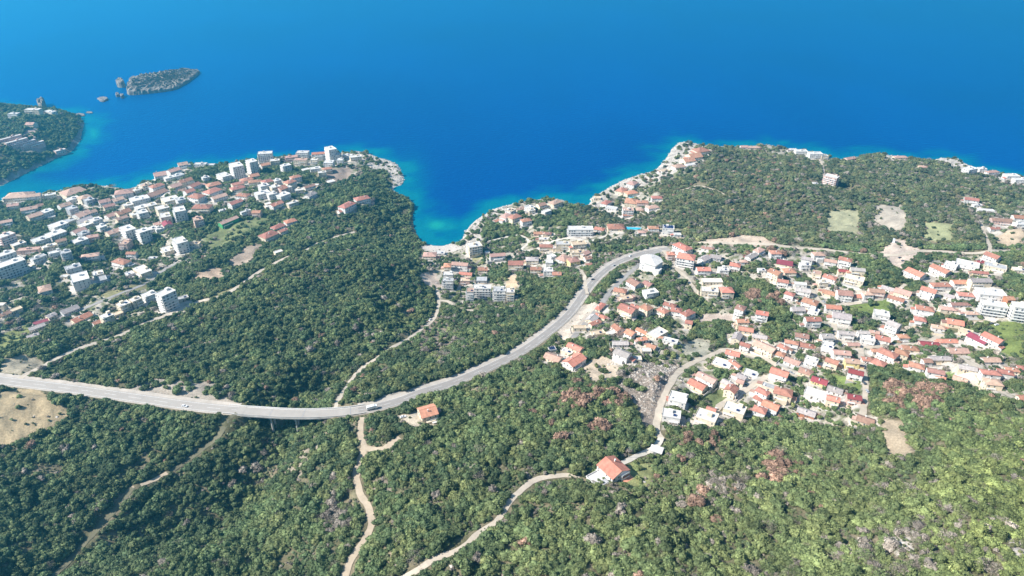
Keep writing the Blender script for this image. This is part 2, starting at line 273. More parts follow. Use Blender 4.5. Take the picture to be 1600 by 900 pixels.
# ------------------------------------------------------------------ houses: read the table
ORG = dict(A=(0,220),B=(200,220),C=(400,220),D=(0,360),E=(200,360),F=(620,300),G=(640,360),H=(820,300),I=(820,420),J=(1020,360),K=(1020,500),L=(1200,360),M=(1200,500),N=(1360,360),O=(1360,490),P=(1360,200),Q=(1160,200),R=(920,200),S=(0,90))
TABLE = '''A 165 475 200 110 5 2 hp c
A 300 490 110 60 10 1 gp w
A 445 485 90 50 15 1 fw w
A 640 440 170 120 30 2 hp w
A 640 505 90 60 30 2 fw w
A 740 490 90 70 30 2 hp w
A 565 560 90 70 30 2 gp w
A 780 515 70 60 30 2 fg g
A 260 605 130 60 15 1 gp w
A 300 650 110 70 30 2 gp c
A 355 560 70 50 20 1 gb w
A 400 620 100 70 35 3 fw w
A 450 665 60 40 20 1 fw w
A 120 575 90 50 10 1 gp c
A 630 590 70 70 30 3 fg g
A 720 640 120 90 40 2 gp w
A 745 688 110 70 35 2 gg g
A 800 620 80 60 30 2 gp w
A 605 700 90 70 35 2 fg w
A 510 735 120 90 35 3 fw w
A 745 735 90 70 35 2 fw w
A 840 690 80 70 30 3 fw w
A 690 785 100 70 35 2 gp w
A 735 810 70 70 35 3 fg g
A 490 810 130 90 35 2 fw w
A 820 850 90 50 10 1 gp p
A 920 540 90 60 20 1 gp w
A 1030 510 90 60 30 2 gp w
A 960 580 90 50 20 1 gb c
A 1090 445 150 90 10 2 hp w
A 890 750 60 60 30 2 fw w
A 980 645 100 60 35 2 gp w
A 1080 620 110 70 30 2 gr w
A 1125 560 80 60 20 2 fw w
A 1070 690 90 50 30 1 gp c
A 1000 790 120 70 30 2 gp c
A 1120 770 140 90 -20 4 fw w
A 1255 790 90 90 -20 5 fw w
A 60 720 90 50 15 1 gp w
A 45 830 120 90 40 4 fw p
A 355 862 120 80 30 2 fw w
A 700 872 110 70 30 2 fw w
A 1200 430 60 50 30 3 fw w
A 1270 390 80 60 35 4 fp w
A 1240 580 90 70 25 2 fw w
A 1185 640 70 60 25 2 fw c
B 480 200 80 60 15 2 gp w
B 280 290 100 80 15 3 gp w
B 400 255 100 60 30 2 gp w
B 440 300 80 60 30 2 fg w
B 150 385 90 70 30 4 fw c
B 20 430 60 60 30 2 gp w
B 85 420 50 50 20 3 fw w
B 250 390 110 60 30 2 hr w
B 235 460 190 80 35 2 gb w
B 360 320 80 50 20 2 fw w
B 410 390 90 70 30 2 gp w
B 500 345 110 60 30 2 gr w
B 680 320 60 40 20 2 fw w
B 640 215 100 40 0 1 fw w
B 730 208 60 30 0 1 fw w
B 580 385 100 60 45 2 gr w
B 535 437 80 60 30 2 gr w
B 475 430 60 50 20 1 gb w
B 750 378 120 70 20 2 hr c
B 740 435 130 80 35 2 hr w
B 600 482 130 80 -10 2 hr w
B 650 378 60 40 0 1 gp w
B 800 500 130 60 25 1 gp w
B 650 575 150 80 0 2 hr w
B 370 510 130 100 20 3 fw c
B 300 585 100 80 20 3 fw c
B 460 512 70 70 20 3 fg w
B 100 505 150 90 20 3 fw w
B 205 560 80 70 20 3 fw w
B 125 625 80 90 20 4 fw w
B 325 655 110 80 -35 4 fw w
B 450 605 120 90 -35 6 fw w
B 340 725 90 60 -30 2 gm w
B 260 722 70 50 20 1 gp w
B 205 770 90 60 20 2 fw w
B 285 785 80 50 20 1 fw w
B 615 685 80 70 15 3 fp p
B 950 215 120 90 -30 8 fw w
B 840 300 120 70 -20 3 fw w
B 1085 180 90 70 -25 8 fw w
B 1205 108 115 70 5 6 fw w
B 1290 170 80 50 10 3 fw c
B 1200 205 80 50 20 2 gr w
B 1105 300 80 60 20 2 gr c
B 1040 335 100 60 20 2 hr c
B 1115 352 110 50 10 2 hr w
B 960 372 100 50 20 2 gr w
B 960 408 120 60 20 2 hr c
B 1010 472 110 60 -5 2 hr w
B 940 535 110 60 30 2 gr w
B 830 607 60 30 20 1 fw w
B 1220 350 90 60 20 2 hr c
B 1190 390 80 60 20 3 fw w
B 1285 400 80 70 20 3 fw w
B 1180 455 120 70 20 3 fw w
B 1260 462 80 60 20 3 fw w
B 1310 345 60 40 20 2 fw w
B 1350 400 60 50 20 2 gr w
B 1300 550 110 60 30 2 gr w
B 1230 572 60 40 20 1 fw w
B 1130 620 70 50 0 2 gr p
B 1035 635 90 25 25 1 fw w
B 885 712 170 50 33 1 gp n
C 310 140 110 50 10 2 fp p
C 410 100 100 60 0 4 fw w
C 390 165 110 50 0 3 fp w
C 550 108 110 50 5 4 go w
C 655 70 100 70 -30 9 fw w
C 710 120 60 60 -30 5 fw w
C 512 165 60 50 0 4 fw w
C 640 185 80 60 0 3 fw w
C 740 165 50 50 0 3 fw w
C 260 215 80 60 20 4 fw w
C 520 240 90 50 10 2 fw w
C 625 240 80 40 10 2 hr w
C 580 275 70 40 10 2 fw w
C 435 250 60 40 20 1 fw w
C 805 125 80 40 0 2 fw w
C 875 150 100 50 10 1 fw c
C 345 312 90 50 20 2 hr w
C 295 355 90 60 30 2 hr w
C 228 412 70 60 30 3 gr p
C 285 405 40 40 30 2 fw w
C 378 428 70 50 10 2 fw c
C 235 472 100 70 30 3 fw w
C 470 410 100 40 20 1 gb w
C 478 468 100 50 40 2 gg w
C 520 385 60 30 0 1 fw w
C 320 542 100 40 25 2 fw w
C 190 548 100 60 30 2 hr w
C 105 550 50 40 20 1 fw w
C 655 355 70 50 20 1 fw w
C 800 560 140 70 35 2 hr w
C 750 608 60 50 20 1 gr w
C 930 500 130 70 15 2 hr w
C 1005 540 60 40 15 1 fp p
C 300 700 100 60 20 2 ho w
C 195 765 110 60 30 1 hr w
C 110 820 140 90 30 2 hr w
C 235 800 80 40 30 1 gr c
D 160 115 100 60 30 2 fw w
D 250 165 170 50 5 2 fp p
D 335 235 110 50 35 2 fg w
D 75 290 220 110 30 5 fw w
D 50 205 130 80 30 4 fw w
D 255 335 100 30 20 1 fw c
D 430 135 110 50 25 2 fw c
D 480 190 100 50 20 2 fw w
D 575 190 80 70 20 3 fg g
D 540 100 80 50 20 1 gb w
D 790 215 140 60 10 2 hp w
D 885 235 60 30 20 1 fw w
D 1065 268 150 70 -10 2 hr w
D 1160 212 80 40 0 1 gr w
D 1150 305 60 30 30 1 fg g
D 640 320 120 70 20 3 fg w
D 700 410 170 110 -30 3 fw w
D 860 375 90 70 -30 2 fw w
D 900 420 90 50 -30 1 fg w
D 1100 105 70 80 0 3 fp p
D 1250 345 170 80 -20 2 fw w
D 1140 375 70 50 -20 1 fw w
D 570 400 60 40 0 1 fw w
D 390 505 120 80 -30 2 hp w
D 10 650 60 40 0 2 fw w
D 40 725 80 50 30 1 gb w
D 130 695 100 50 30 1 fb c
D 610 690 130 70 30 1 gg g
D 715 760 150 70 35 1 go c
D 355 795 110 40 20 1 gm w
D 320 840 120 50 25 1 gg g
D 445 740 70 50 40 1 gg w
D 1085 645 90 70 30 3 fw c
D 1190 605 80 60 30 3 fw c
D 935 750 90 70 30 3 fw w
D 860 800 80 50 30 1 gr w
D 1030 730 80 50 30 1 fb c
D 285 915 90 40 20 1 gg w
E 185 560 100 70 30 3 fw w
E 455 90 140 90 -25 5 fw w
E 345 165 110 70 -25 2 fw w
E 590 130 90 40 0 1 fb c
E 330 550 130 100 35 7 fw w
E 480 590 90 50 20 1 fg c
E 220 240 70 30 0 1 fw w
E 1320 185 70 40 20 1 fw w
F 290 545 110 70 0 2 hp c
F 385 530 70 50 0 1 fw w
F 680 465 120 100 10 4 fw c
F 445 640 60 60 0 2 ho w
F 555 628 140 50 -5 2 gp w
F 605 712 110 40 -5 1 go w
F 452 718 80 50 0 3 fw w
F 450 775 90 50 0 4 fg w
F 600 770 80 50 0 2 fb p
F 755 672 80 50 0 2 gr c
F 745 765 90 60 0 1 fg g
F 885 548 130 50 5 2 gp w
F 1045 620 125 70 0 3 gr c
F 1190 585 105 60 0 2 hg w
F 1220 668 90 50 0 2 gr c
F 1255 355 100 40 0 1 gr p
F 1290 410 80 40 0 1 fw c
F 1312 470 110 50 0 2 hr c
F 960 205 100 60 30 2 hp w
F 1035 212 110 60 20 2 hr w
F 1135 243 90 50 10 2 hr w
F 1000 160 80 50 30 2 fb w
F 1080 142 90 40 20 1 gp w
F 1145 125 60 30 20 1 fw w
F 1180 155 60 50 10 2 fw w
F 880 245 70 30 20 1 gr w
F 795 528 40 30 0 1 fw w
G 638 500 150 70 0 5 fw w
G 533 528 60 70 0 5 fp w
G 790 520 100 80 0 5 fg w
G 885 530 70 80 0 4 fw w
H 45 135 80 50 20 2 fw w
H 145 105 75 50 15 2 gb c
H 268 85 110 60 20 2 hp w
H 190 165 80 40 20 1 fw w
H 20 245 60 40 20 1 hp w
H 490 320 210 80 0 4 fw w
H 655 318 90 50 -10 1 hr w
H 800 300 140 90 0 2 hr c
H 1030 345 65 40 0 1 hp w
H 1130 308 90 50 0 2 hr w
H 1262 310 95 60 -5 3 fs w
H 1340 370 60 40 0 1 fw w
H 205 358 50 40 0 1 gb c
H 330 450 110 60 0 3 fg w
H 475 450 120 60 5 2 fb c
H 465 525 110 50 0 2 fb c
H 535 528 70 50 20 1 gp w
H 342 575 110 80 30 2 hp w
H 428 592 95 70 10 2 hb y
H 552 572 60 50 10 1 gb w
H 560 632 60 40 10 1 gr w
H 235 560 60 50 20 2 fw w
H 215 612 60 50 0 2 fw w
H 205 685 80 60 0 3 fw w
H 280 712 75 50 0 2 gr w
J 262 140 150 90 -55 4 ho w
J 295 228 150 110 -10 5 ho w
J 160 200 65 50 0 3 ho p
J 445 335 110 60 0 2 go w
J 485 150 110 40 -10 1 hb w
J 455 240 100 60 20 2 gg w
J 555 225 90 60 -10 1 gg g
J 725 298 90 60 -10 2 ho w
J 620 340 80 60 0 2 fw w
J 650 520 105 80 0 3 ho w
J 520 440 170 60 0 1 fw c
J 500 520 140 70 -5 2 fw c
J 935 168 100 50 20 2 hp w
J 1078 188 90 60 0 2 hr w
J 870 218 120 50 20 1 gg w
J 800 265 60 40 0 1 hp w
J 1160 278 130 80 -10 2 gm w
J 1200 350 100 70 0 2 hr w
J 1078 362 100 70 -30 3 gr w
J 1145 440 90 50 -10 2 gr w
J 955 345 60 40 0 1 fw w
J 1205 552 80 50 -20 2 hr w
J 962 722 100 60 -10 3 go w
J 772 675 80 70 -20 3 hb w
J 790 790 95 50 0 2 gr w
J 150 648 110 50 -15 1 hr w
J 90 698 90 60 -30 2 hr c
J 208 695 90 60 -10 2 hr w
J 310 720 120 60 20 2 hr w
J 318 800 60 50 -10 2 gr c
I 838 183 110 60 -10 1 hr w
I 965 115 110 80 -35 2 gb w
I 1085 125 80 60 -30 1 gb w
I 1105 200 120 70 10 2 fw w
I 880 255 130 50 10 1 fb p
I 665 325 120 40 40 1 ho c
I 665 408 110 40 -20 1 ho c
I 590 430 100 70 40 1 gg c
I 618 467 110 40 20 1 gr c
I 905 345 150 90 -25 3 gr w
I 972 322 80 40 -20 1 gr w
I 1068 335 90 70 -30 3 hr c
I 815 512 90 60 -45 2 gr p
I 930 555 80 70 -30 2 go w
I 1040 545 130 40 -30 1 go w
I 1030 610 80 40 10 1 go w
I 1165 560 170 90 25 1 fw w
I 1280 628 130 50 -15 1 fw w
I 1115 672 80 50 -20 1 gr w
I 1068 712 80 50 0 1 fw c
I 860 735 140 80 -25 2 gg w
I 988 785 70 50 0 1 fw c
I 840 645 130 50 0 1 gg g
I 442 682 140 60 -25 2 go c
I 437 795 180 100 30 2 go w
I 250 770 150 80 -20 1 gp w
I 240 702 60 40 10 1 fs w
I 375 720 110 50 -20 1 fw w
I 640 560 120 50 10 1 fb c
I 760 560 80 50 20 1 fw c
I 480 512 110 40 0 1 fb c
K 705 285 120 60 -15 1 go w
K 610 378 160 100 -20 1 fw c
K 728 378 110 40 -45 1 gr w
K 815 212 85 50 -20 2 gr w
K 985 225 190 80 -30 2 gp w
K 742 140 110 60 60 2 gg w
K 820 75 120 60 -10 2 gr w
K 940 138 120 50 -10 1 gg c
K 1112 288 100 60 -20 1 hr w
K 1150 230 90 50 -30 1 hr w
K 1222 190 110 50 -10 2 hr w
K 475 500 170 70 -30 2 gp w
K 395 558 150 80 -30 1 go c
K 655 545 90 60 -30 2 gg c
K 692 600 90 80 50 2 gr c
K 785 490 80 60 -30 1 gg w
K 772 532 60 50 -20 1 gp w
K 865 468 120 70 -20 1 fw w
K 1115 452 150 80 -20 2 go w
K 1030 580 130 60 -20 1 fg c
K 968 622 110 60 -30 2 hr w
K 932 680 90 60 -30 1 hr w
K 1148 625 150 90 -15 2 hr w
K 1040 742 140 80 -25 2 go w
K 942 782 110 70 -20 2 hr w
K 225 680 150 110 -15 2 fw w
K 165 825 150 90 -10 2 fw w
K 475 840 180 110 -20 2 fw w
K 515 778 80 50 -20 1 gr w
K 722 775 180 100 -20 2 fw c
L 445 203 95 60 0 3 hp w
L 345 243 90 50 -10 2 gg w
L 325 298 80 50 0 2 fw w
L 550 263 100 50 -10 2 gg w
L 682 250 110 60 -15 3 hr w
L 790 338 110 50 -5 2 gg w
L 680 350 110 40 -5 1 gm w
L 760 418 160 70 -15 2 fw w
L 545 405 110 60 -20 2 hr w
L 430 372 70 60 -10 2 fp w
L 480 450 80 50 0 2 fw c
L 545 542 120 60 -15 1 hr w
L 675 545 115 80 -5 3 gg w
L 798 572 95 50 0 1 go c
L 955 525 120 60 -5 2 gb p
L 880 550 80 50 0 2 hp w
L 1060 503 110 50 -20 1 gg w
L 1190 535 130 80 -20 2 gp c
L 1128 592 130 50 -20 1 gr w
L 285 468 100 40 -5 1 fw w
L 310 520 120 60 -10 2 gg w
L 372 620 130 80 -20 2 hr w
L 265 685 105 60 0 2 gg w
L 405 700 90 50 -20 2 fw w
L 395 775 125 60 0 3 gr w
L 575 668 120 60 -5 2 go w
L 650 745 150 90 -10 2 gg w
L 1000 730 120 80 -10 3 fw w
L 1108 820 100 80 -30 3 gg w
M 340 218 120 60 -10 1 hr w
M 300 130 110 60 -10 1 gg w
M 520 135 95 60 0 2 gg w
M 530 225 95 80 -20 2 fw w
M 650 280 135 60 -5 2 gp w
M 690 108 125 50 -5 2 gg w
M 840 103 90 40 0 2 gg w
M 878 162 110 60 -10 2 fw w
M 935 98 80 40 -10 1 gp w
M 1010 155 120 70 -15 2 gr w
M 750 205 100 40 0 1 gg c
M 1190 138 90 50 0 2 hr w
M 1120 165 50 40 0 1 fw w
M 565 355 105 60 -20 2 gr w
M 740 355 110 60 -5 2 gp y
M 775 452 120 60 -15 2 gm w
M 218 355 130 70 -25 1 gg w
M 385 345 110 50 -20 2 fw w
M 335 445 115 70 -20 1 hb c
M 455 525 130 70 -20 1 gm y
M 592 605 125 70 -20 1 gg w
M 575 685 105 60 -15 2 go w
M 760 670 110 60 -10 2 gm p
M 425 645 190 90 -20 1 fw w
M 340 800 150 70 -20 1 gg r
M 860 870 140 80 -20 1 gg c
M 880 338 90 50 -5 1 hr w
M 980 370 100 80 -30 1 hr w
M 1055 285 150 80 -30 2 hr w
M 960 262 90 40 0 1 hr w
M 1180 278 110 70 -20 2 hr w
M 1255 240 120 60 -5 1 hr w
M 1310 395 120 70 -15 2 hr w
N 400 365 140 80 -35 2 go w
N 620 335 150 70 -40 2 gr w
N 710 298 100 70 -20 2 fw w
N 855 290 180 90 -15 2 fw w
N 1075 218 110 70 -35 3 gr w
N 1100 310 170 80 -15 2 fg w
N 970 270 70 40 0 1 gm w
N 965 363 120 40 -5 1 gr c
N 1318 343 110 50 -5 2 fw w
N 968 435 170 60 0 3 gg w
N 790 448 130 60 0 2 go w
N 620 473 155 60 0 2 hr w
N 515 518 120 70 -20 3 gr w
N 838 558 120 60 -5 2 hr w
N 700 570 80 50 -20 1 gg w
N 1060 545 210 110 -5 3 fw w
N 1090 650 190 95 -8 4 fw w
N 1325 665 120 100 -8 5 fw w
N 1222 590 60 60 0 2 gr r
N 480 680 140 70 -10 2 hr w
N 440 775 90 60 -10 2 hr w
N 680 680 120 50 -5 1 hp w
N 780 640 140 40 0 1 gg w
N 745 798 130 80 -10 1 go w
N 600 842 100 50 -10 1 hp w
N 890 722 110 40 0 1 hp w
O 520 262 150 70 -5 1 gm p
O 690 235 170 50 0 1 ho w
O 950 213 150 80 -40 2 gm w
O 1080 208 150 80 -40 2 go w
O 840 152 110 50 -15 1 fb c
O 770 318 160 70 0 1 gg w
O 610 385 170 50 0 1 gg c
O 500 408 70 50 0 2 gb w
O 575 500 130 60 -10 2 gg w
O 620 550 80 40 -20 1 go w
O 855 468 140 60 -10 1 gg w
O 790 568 110 60 -20 1 gg w
O 1060 512 145 60 -5 2 hr w
O 1080 595 130 80 -5 2 hp c
O 1190 508 120 60 -10 2 hr w
O 1252 485 100 50 -5 1 hr w
O 1335 468 60 50 -5 1 hr w
O 1060 398 140 60 0 1 gg w
O 1335 728 60 50 0 1 gr c
P 265 250 110 40 0 1 hp c
P 875 355 110 60 10 3 fw w
P 1072 380 110 40 5 2 hp w
P 982 355 60 40 0 2 fw w
P 1240 415 110 60 0 2 fw w
P 1312 450 100 50 0 2 fw w
P 890 622 110 50 -10 2 gr w
P 940 675 70 30 0 1 fw w
P 1015 720 120 40 -5 1 fw w
P 1150 805 150 60 -5 2 gb p
P 1312 778 100 60 -5 2 gr w
P 1320 840 100 50 0 2 fw w
P 460 335 60 40 0 1 hp w
P 1090 875 80 40 0 1 gr w
Q 15 160 60 40 0 1 gp w
Q 95 165 110 40 0 1 hp c
Q 515 200 100 50 0 2 fw w
Q 445 187 60 30 0 1 fw w
Q 640 222 110 60 0 3 fw w
Q 718 242 60 40 0 2 fg w
Q 945 262 100 40 10 1 gp p
Q 785 425 115 80 -20 5 fw p
Q 640 485 40 30 0 1 fw w
R 870 275 110 80 10 2 gr c
R 925 240 120 90 10 2 gr w
R 985 190 130 90 10 2 hr c
R 790 330 110 60 10 2 hp w
R 665 370 90 50 10 1 fb w
R 890 320 90 40 10 1 fw w
R 385 480 90 60 30 2 hp w
R 290 540 100 60 30 2 hr c
R 370 562 110 60 10 2 ho c
R 375 640 110 90 75 3 hr c
R 345 715 90 60 0 3 fp w
R 345 758 90 40 0 1 gr w
R 468 645 100 50 0 2 hr p
R 598 605 90 50 0 2 hr w
R 560 690 110 50 10 2 hp w
R 152 650 90 50 30 2 hr w
R 200 700 100 50 -10 1 fw w
R 70 610 60 40 0 1 fb c
R 450 710 60 50 0 1 hp w
S 210 330 90 35 0 2 fw w
S 322 352 80 30 -10 1 fw w
S 90 366 60 30 0 1 fw w
S 200 430 50 40 0 1 gp w
S 55 522 150 22 62 1 fw p
S 105 540 130 22 62 1 fw p
S 150 552 140 22 60 1 fw p
S 205 560 140 22 60 1 fw p
S 385 600 60 25 30 1 fw p'''
HS = []
for ln in TABLE.strip().split('\n'):
    c, u, v, wd, d, an, fl, rf, wl = ln.split(); sc = 4.09 if c == 'S' else 5.625
    u, v, wd, d = map(float, (u, v, wd, d)); HS.append(dict(px=ORG[c][0]+u/sc, py=ORG[c][1]+v/sc, w=wd/sc, d=d/sc, an=float(an), fl=int(fl), rt=rf[0], rc=rf[1], wl=wl, z=c))
ups = np.array([h['fl']*3.0*0.95+(0.5 if h['rt'] == 'f' else 1.2) for h in HS])
P3 = hit([h['px'] for h in HS], [h['py'] for h in HS], ups)
for h, p in zip(HS, P3):
    zd = zdepth(*p); k = zd/FPX; sn = (CAM_H-p[2])/math.sqrt(p[0]**2+p[1]**2+(CAM_H-p[2])**2)
    if abs(h['an']) < 50: h['an'] = math.degrees(math.atan2(math.sin(math.radians(h['an'])), math.cos(math.radians(h['an']))*max(sn, 0.42)))
    ra = math.radians(h['an']); h['w'] *= min(1.0, 1.12/(abs(math.cos(ra))+0.65*abs(math.sin(ra)))); h['x'], h['y'], h['h'] = p; h['W'] = max(5.0, h['w']*k*1.03); h['D'] = max(4.5, h['d']*k*(1.18 if h['fl'] < 4 else 1.0))
    a = math.radians(h['an']); L, D = h['W'], h['D']        # ground under the four corners: stand on the lowest
    cs = [(h['x']+sx*L/2*math.cos(a)-sy*D/2*math.sin(a), h['y']+sx*L/2*math.sin(a)+sy*D/2*math.cos(a)) for sx in (-1, 1) for sy in (-1, 1)]
    g = hgt([q[0] for q in cs], [q[1] for q in cs]); h['lo'] = float(min(g.min(), h['h'])-1.5); h['h'] = float(max(h['h'], 1.0))
# push overlapping houses smaller
for i, h in enumerate(HS):
    for g in HS[i+1:]:
        dd = math.hypot(h['x']-g['x'], h['y']-g['y']); need = 0.5*(min(h['W'], h['D'])+min(g['W'], g['D']))
        if dd < need*0.9 and abs(h['fl']-g['fl']) < 2:
            s = max(0.72, dd/(need*0.9)); k = h if h['W']*h['D'] < g['W']*g['D'] else g; k['W'] *= s; k['D'] *= s
HX = np.array([h['x'] for h in HS]); HY = np.array([h['y'] for h in HS]); HR = np.array([0.5*math.hypot(h['W'], h['D']) for h in HS])

# ------------------------------------------------------------------ ground zones (outlines traced on the photograph, laid over the terrain)
TOWN = {
 'left': [(-200,330),(0,300),(60,303),(150,289),(240,275),(290,256),(400,246),(560,236),(605,250),(608,262),(560,275),(522,290),(500,305),(475,318),(430,330),(405,350),(380,360),(330,395),(302,412),(262,420),(240,435),(240,452),(300,470),(302,488),(250,492),(190,500),(130,510),(60,528),(0,548),(-200,600)],
 'centre': [(655,398),(668,380),(735,372),(760,340),(800,318),(880,310),(886,325),(860,333),(830,337),(805,352),(880,352),(1000,348),(1068,358),(1068,374),(990,371),(925,384),(925,410),(905,430),(850,437),(815,425),(808,470),(780,482),(700,482),(684,462),(655,440)],
 'right': [(1040,385),(1200,378),(1290,388),(1335,398),(1345,425),(1400,440),(1415,425),(1450,400),(1700,398),(1700,500),(1560,498),(1545,525),(1600,560),(1750,620),(1600,640),(1560,625),(1500,598),(1440,585),(1400,575),(1360,572),(1355,620),(1345,662),(1290,668),(1240,664),(1180,668),(1140,655),(1100,680),(1035,672),(1040,630),(1064,580),(1010,572),(975,592),(920,600),(840,572),(868,535),(900,512),(940,460),(975,420),(1000,398)],
 'villas': [(924,318),(945,296),(1000,272),(1040,255),(1060,225),(1105,226),(1112,240),(1085,268),(1040,285),(1002,296),(1035,302),(1034,330),(975,345),(930,332)],
 'shore': [(1190,226),(1262,235),(1300,248),(1296,262),(1240,248),(1190,236)], 'shore_east': [(1500,250),(1700,290),(1700,312),(1540,284),(1505,268)],
 'north_east': [(1505,300),(1560,325),(1700,330),(1700,380),(1545,368),(1505,315)]}
GREEN = [  # wooded or planted patches inside the towns
 [(0,325),(100,315),(140,345),(110,372),(60,372),(0,360)], [(90,360),(200,385),(200,400),(120,430),(60,450),(90,400)], [(30,450),(110,450),(95,480),(60,470)], [(300,250),(395,252),(370,285),(320,300),(300,280)],
 [(270,340),(330,325),(400,320),(440,310),(440,340),(380,345),(320,370),(280,380)], [(402,262),(435,255),(480,262),(530,275),(500,290),(470,285),(430,278),(405,285)], [(200,372),(260,375),(250,410),(200,400)],
 [(765,420),(795,412),(795,438),(765,440)], [(750,350),(790,342),(830,372),(800,385),(760,380)], [(1080,440),(1065,470),(1085,500),(1105,492),(1100,455)], [(1143,432),(1200,440),(1215,480),(1180,485),(1143,475)],
 [(1085,495),(1140,505),(1130,535),(1075,530)], [(1190,490),(1240,480),(1235,530),(1195,530)], [(1160,385),(1180,400),(1190,430),(1160,425)], [(1320,415),(1365,425),(1440,445),(1440,460),(1380,452),(1320,440)],
 [(1315,475),(1390,470),(1390,490),(1340,500)], [(1390,480),(1440,490),(1425,515),(1390,510)], [(1440,490),(1505,490),(1528,515),(1500,520),(1440,525)], [(1490,425),(1520,440),(1515,455),(1480,440)], [(1560,400),(1600,395),(1600,470),(1585,455),(1570,440)],
 [(1345,508),(1375,500),(1365,520),(1345,520)], [(1150,560),(1212,566),(1195,590),(1160,580)], [(1280,575),(1345,590),(1345,615),(1300,600)], [(1080,600),(1130,612),(1140,640),(1110,645)], [(910,540),(960,525),(950,552),(920,565)], [(990,450),(1040,440),(1060,460),(1010,475)]]
GRASSY = [([(1318,478),(1392,466),(1390,492),(1330,494)], (0.17,0.22,0.07)), ([(350,352),(418,334),(420,345),(385,368),(330,392),(315,372)], (0.20,0.22,0.10)), ([(0,522),(48,505),(62,515),(40,530),(0,550)], (0.24,0.26,0.10)), ([(170,452),(235,440),(232,450),(180,468),(150,462)], (0.26,0.24,0.12)), ([(1115,600),(1140,606),(1140,626),(1112,640),(1098,622)], (0.17,0.20,0.09)), ([(1285,585),(1345,590),(1345,612),(1310,604)], (0.17,0.22,0.07)), ([(985,722),(1020,725),(1018,755),(985,765),(965,755)], (0.24,0.25,0.11)), ([(1478,580),(1492,580),(1490,600),(1478,596)], (0.19,0.25,0.09)), ([(475,262),(545,262),(548,275),(500,275)], (0.36,0.31,0.20)), ([(270,505),(350,450),(365,452),(310,480)], (0.28,0.26,0.13)), ([(1545,505),(1600,500),(1600,560),(1565,555)], (0.18,0.22,0.07))]
BARE = [  # open ground: polygon, colour
 ([(572,641),(600,628),(640,615),(690,603),(745,584),(742,578),(690,596),(640,607),(598,618),(570,634)], (0.46,0.41,0.34)),
 ([(1293,330),(1344,327),(1343,368),(1291,362)], (0.38,0.37,0.23)), ([(1366,320),(1414,321),(1418,358),(1384,362),(1366,350)], (0.47,0.41,0.33)), ([(1446,347),(1489,350),(1487,381),(1442,374)], (0.36,0.37,0.20)),
 ([(1376,392),(1398,373),(1418,376),(1444,394),(1425,405),(1405,422),(1378,402)], (0.55,0.45,0.37)), ([(1100,374),(1160,368),(1190,368),(1215,382),(1180,386),(1110,384)], (0.56,0.45,0.35)), ([(-80,640),(0,612),(55,606),(72,615),(106,640),(104,654),(62,680),(15,696),(-80,700)], (0.42,0.33,0.20)),
 ([(955,602),(985,582),(1004,566),(1062,566),(1050,600),(1034,628),(1020,676),(1002,668),(992,640)], (0.29,0.24,0.20)), ([(650,520),(676,490),(700,508),(708,540),(690,555),(655,548)], (0.30,0.24,0.18)), ([(1376,656),(1412,658),(1416,690),(1430,705),(1395,722),(1376,690)], (0.42,0.34,0.24)),
 ([(300,432),(330,415),(350,420),(352,438),(325,440)], (0.44,0.33,0.24)), ([(352,412),(385,385),(410,382),(400,400),(375,420)], (0.34,0.27,0.21)), ([(655,430),(680,425),(692,452),(665,445)], (0.52,0.42,0.34)), ([(905,575),(940,555),(972,575),(965,592),(925,597)], (0.50,0.41,0.31)), ([(790,432),(810,430),(806,455),(790,450)], (0.55,0.42,0.28)),
 ([(920,405),(975,385),(1030,378),(1060,380),(1000,392),(960,410),(925,425)], (0.30,0.26,0.23)), ([(200,610),(235,592),(320,594),(352,606),(374,636),(300,628),(205,617)], (0.38,0.33,0.27)), ([(440,742),(468,705),(518,668),(538,672),(495,716),(462,752)], (0.28,0.24,0.18)), ([(582,752),(600,745),(616,765),(605,785),(585,775)], (0.26,0.22,0.17)),
 ([(1548,372),(1600,350),(1600,386),(1570,385)], (0.52,0.41,0.29)), ([(500,265),(548,262),(552,275),(525,288),(510,280)], (0.32,0.25,0.20)), ([(1095,490),(1145,490),(1143,505),(1090,505)], (0.44,0.36,0.30)), ([(620,650),(655,640),(690,668),(640,676)], (0.46,0.40,0.31)), ([(0,560),(60,552),(70,570),(30,585),(0,583)], (0.38,0.33,0.24)), ([(35,205),(55,195),(62,235),(30,232)], (0.45,0.36,0.32)), ([(870,520),(905,480),(935,468),(925,495),(900,525),(880,540)], (0.52,0.45,0.37)), ([(935,690),(950,680),(955,705),(945,710)], (0.34,0.24,0.18)),
 ([(735,395),(750,385),(752,405),(740,412)], (0.35,0.33,0.17)), ([(1200,700),(1240,690),(1238,740),(1200,745)], None), ([(1330,640),(1372,652),(1375,672),(1345,668)], (0.5,0.45,0.38)), ([(1080,530),(1120,530),(1100,556),(1070,560),(1060,545)], (0.38,0.36,0.28))]
ROCKY = [[(555,236),(625,255),(650,320),(640,318),(622,296),(605,270),(575,262),(548,248)], [(922,325),(960,285),(1030,265),(1060,220),(1092,225),(1085,245),(1050,275),(1010,290),(960,300),(935,325)], [(722,385),(740,350),(775,325),(800,318),(790,330),(758,345),(752,378),(740,392)], [(1575,835),(1600,838),(1620,870),(1585,872)], [(1385,238),(1420,246),(1416,254),(1380,250)], [(1455,243),(1530,256),(1560,276),(1520,268),(1465,254)], [(1390,840),(1420,835),(1430,860),(1400,870)]]
def jit(px, py, x, y, amp=3.0):
    return px+(fbm(x/7, y/7, 31, 3)-0.5)*2*amp, py+(fbm(x/7, y/7, 37, 3)-0.5)*1.4*amp
def anypoly(px, py, polys):
    r = np.zeros(np.shape(px), bool)
    for p in polys: r |= inpoly(px, py, p)
    return r
ROADDIST = {}
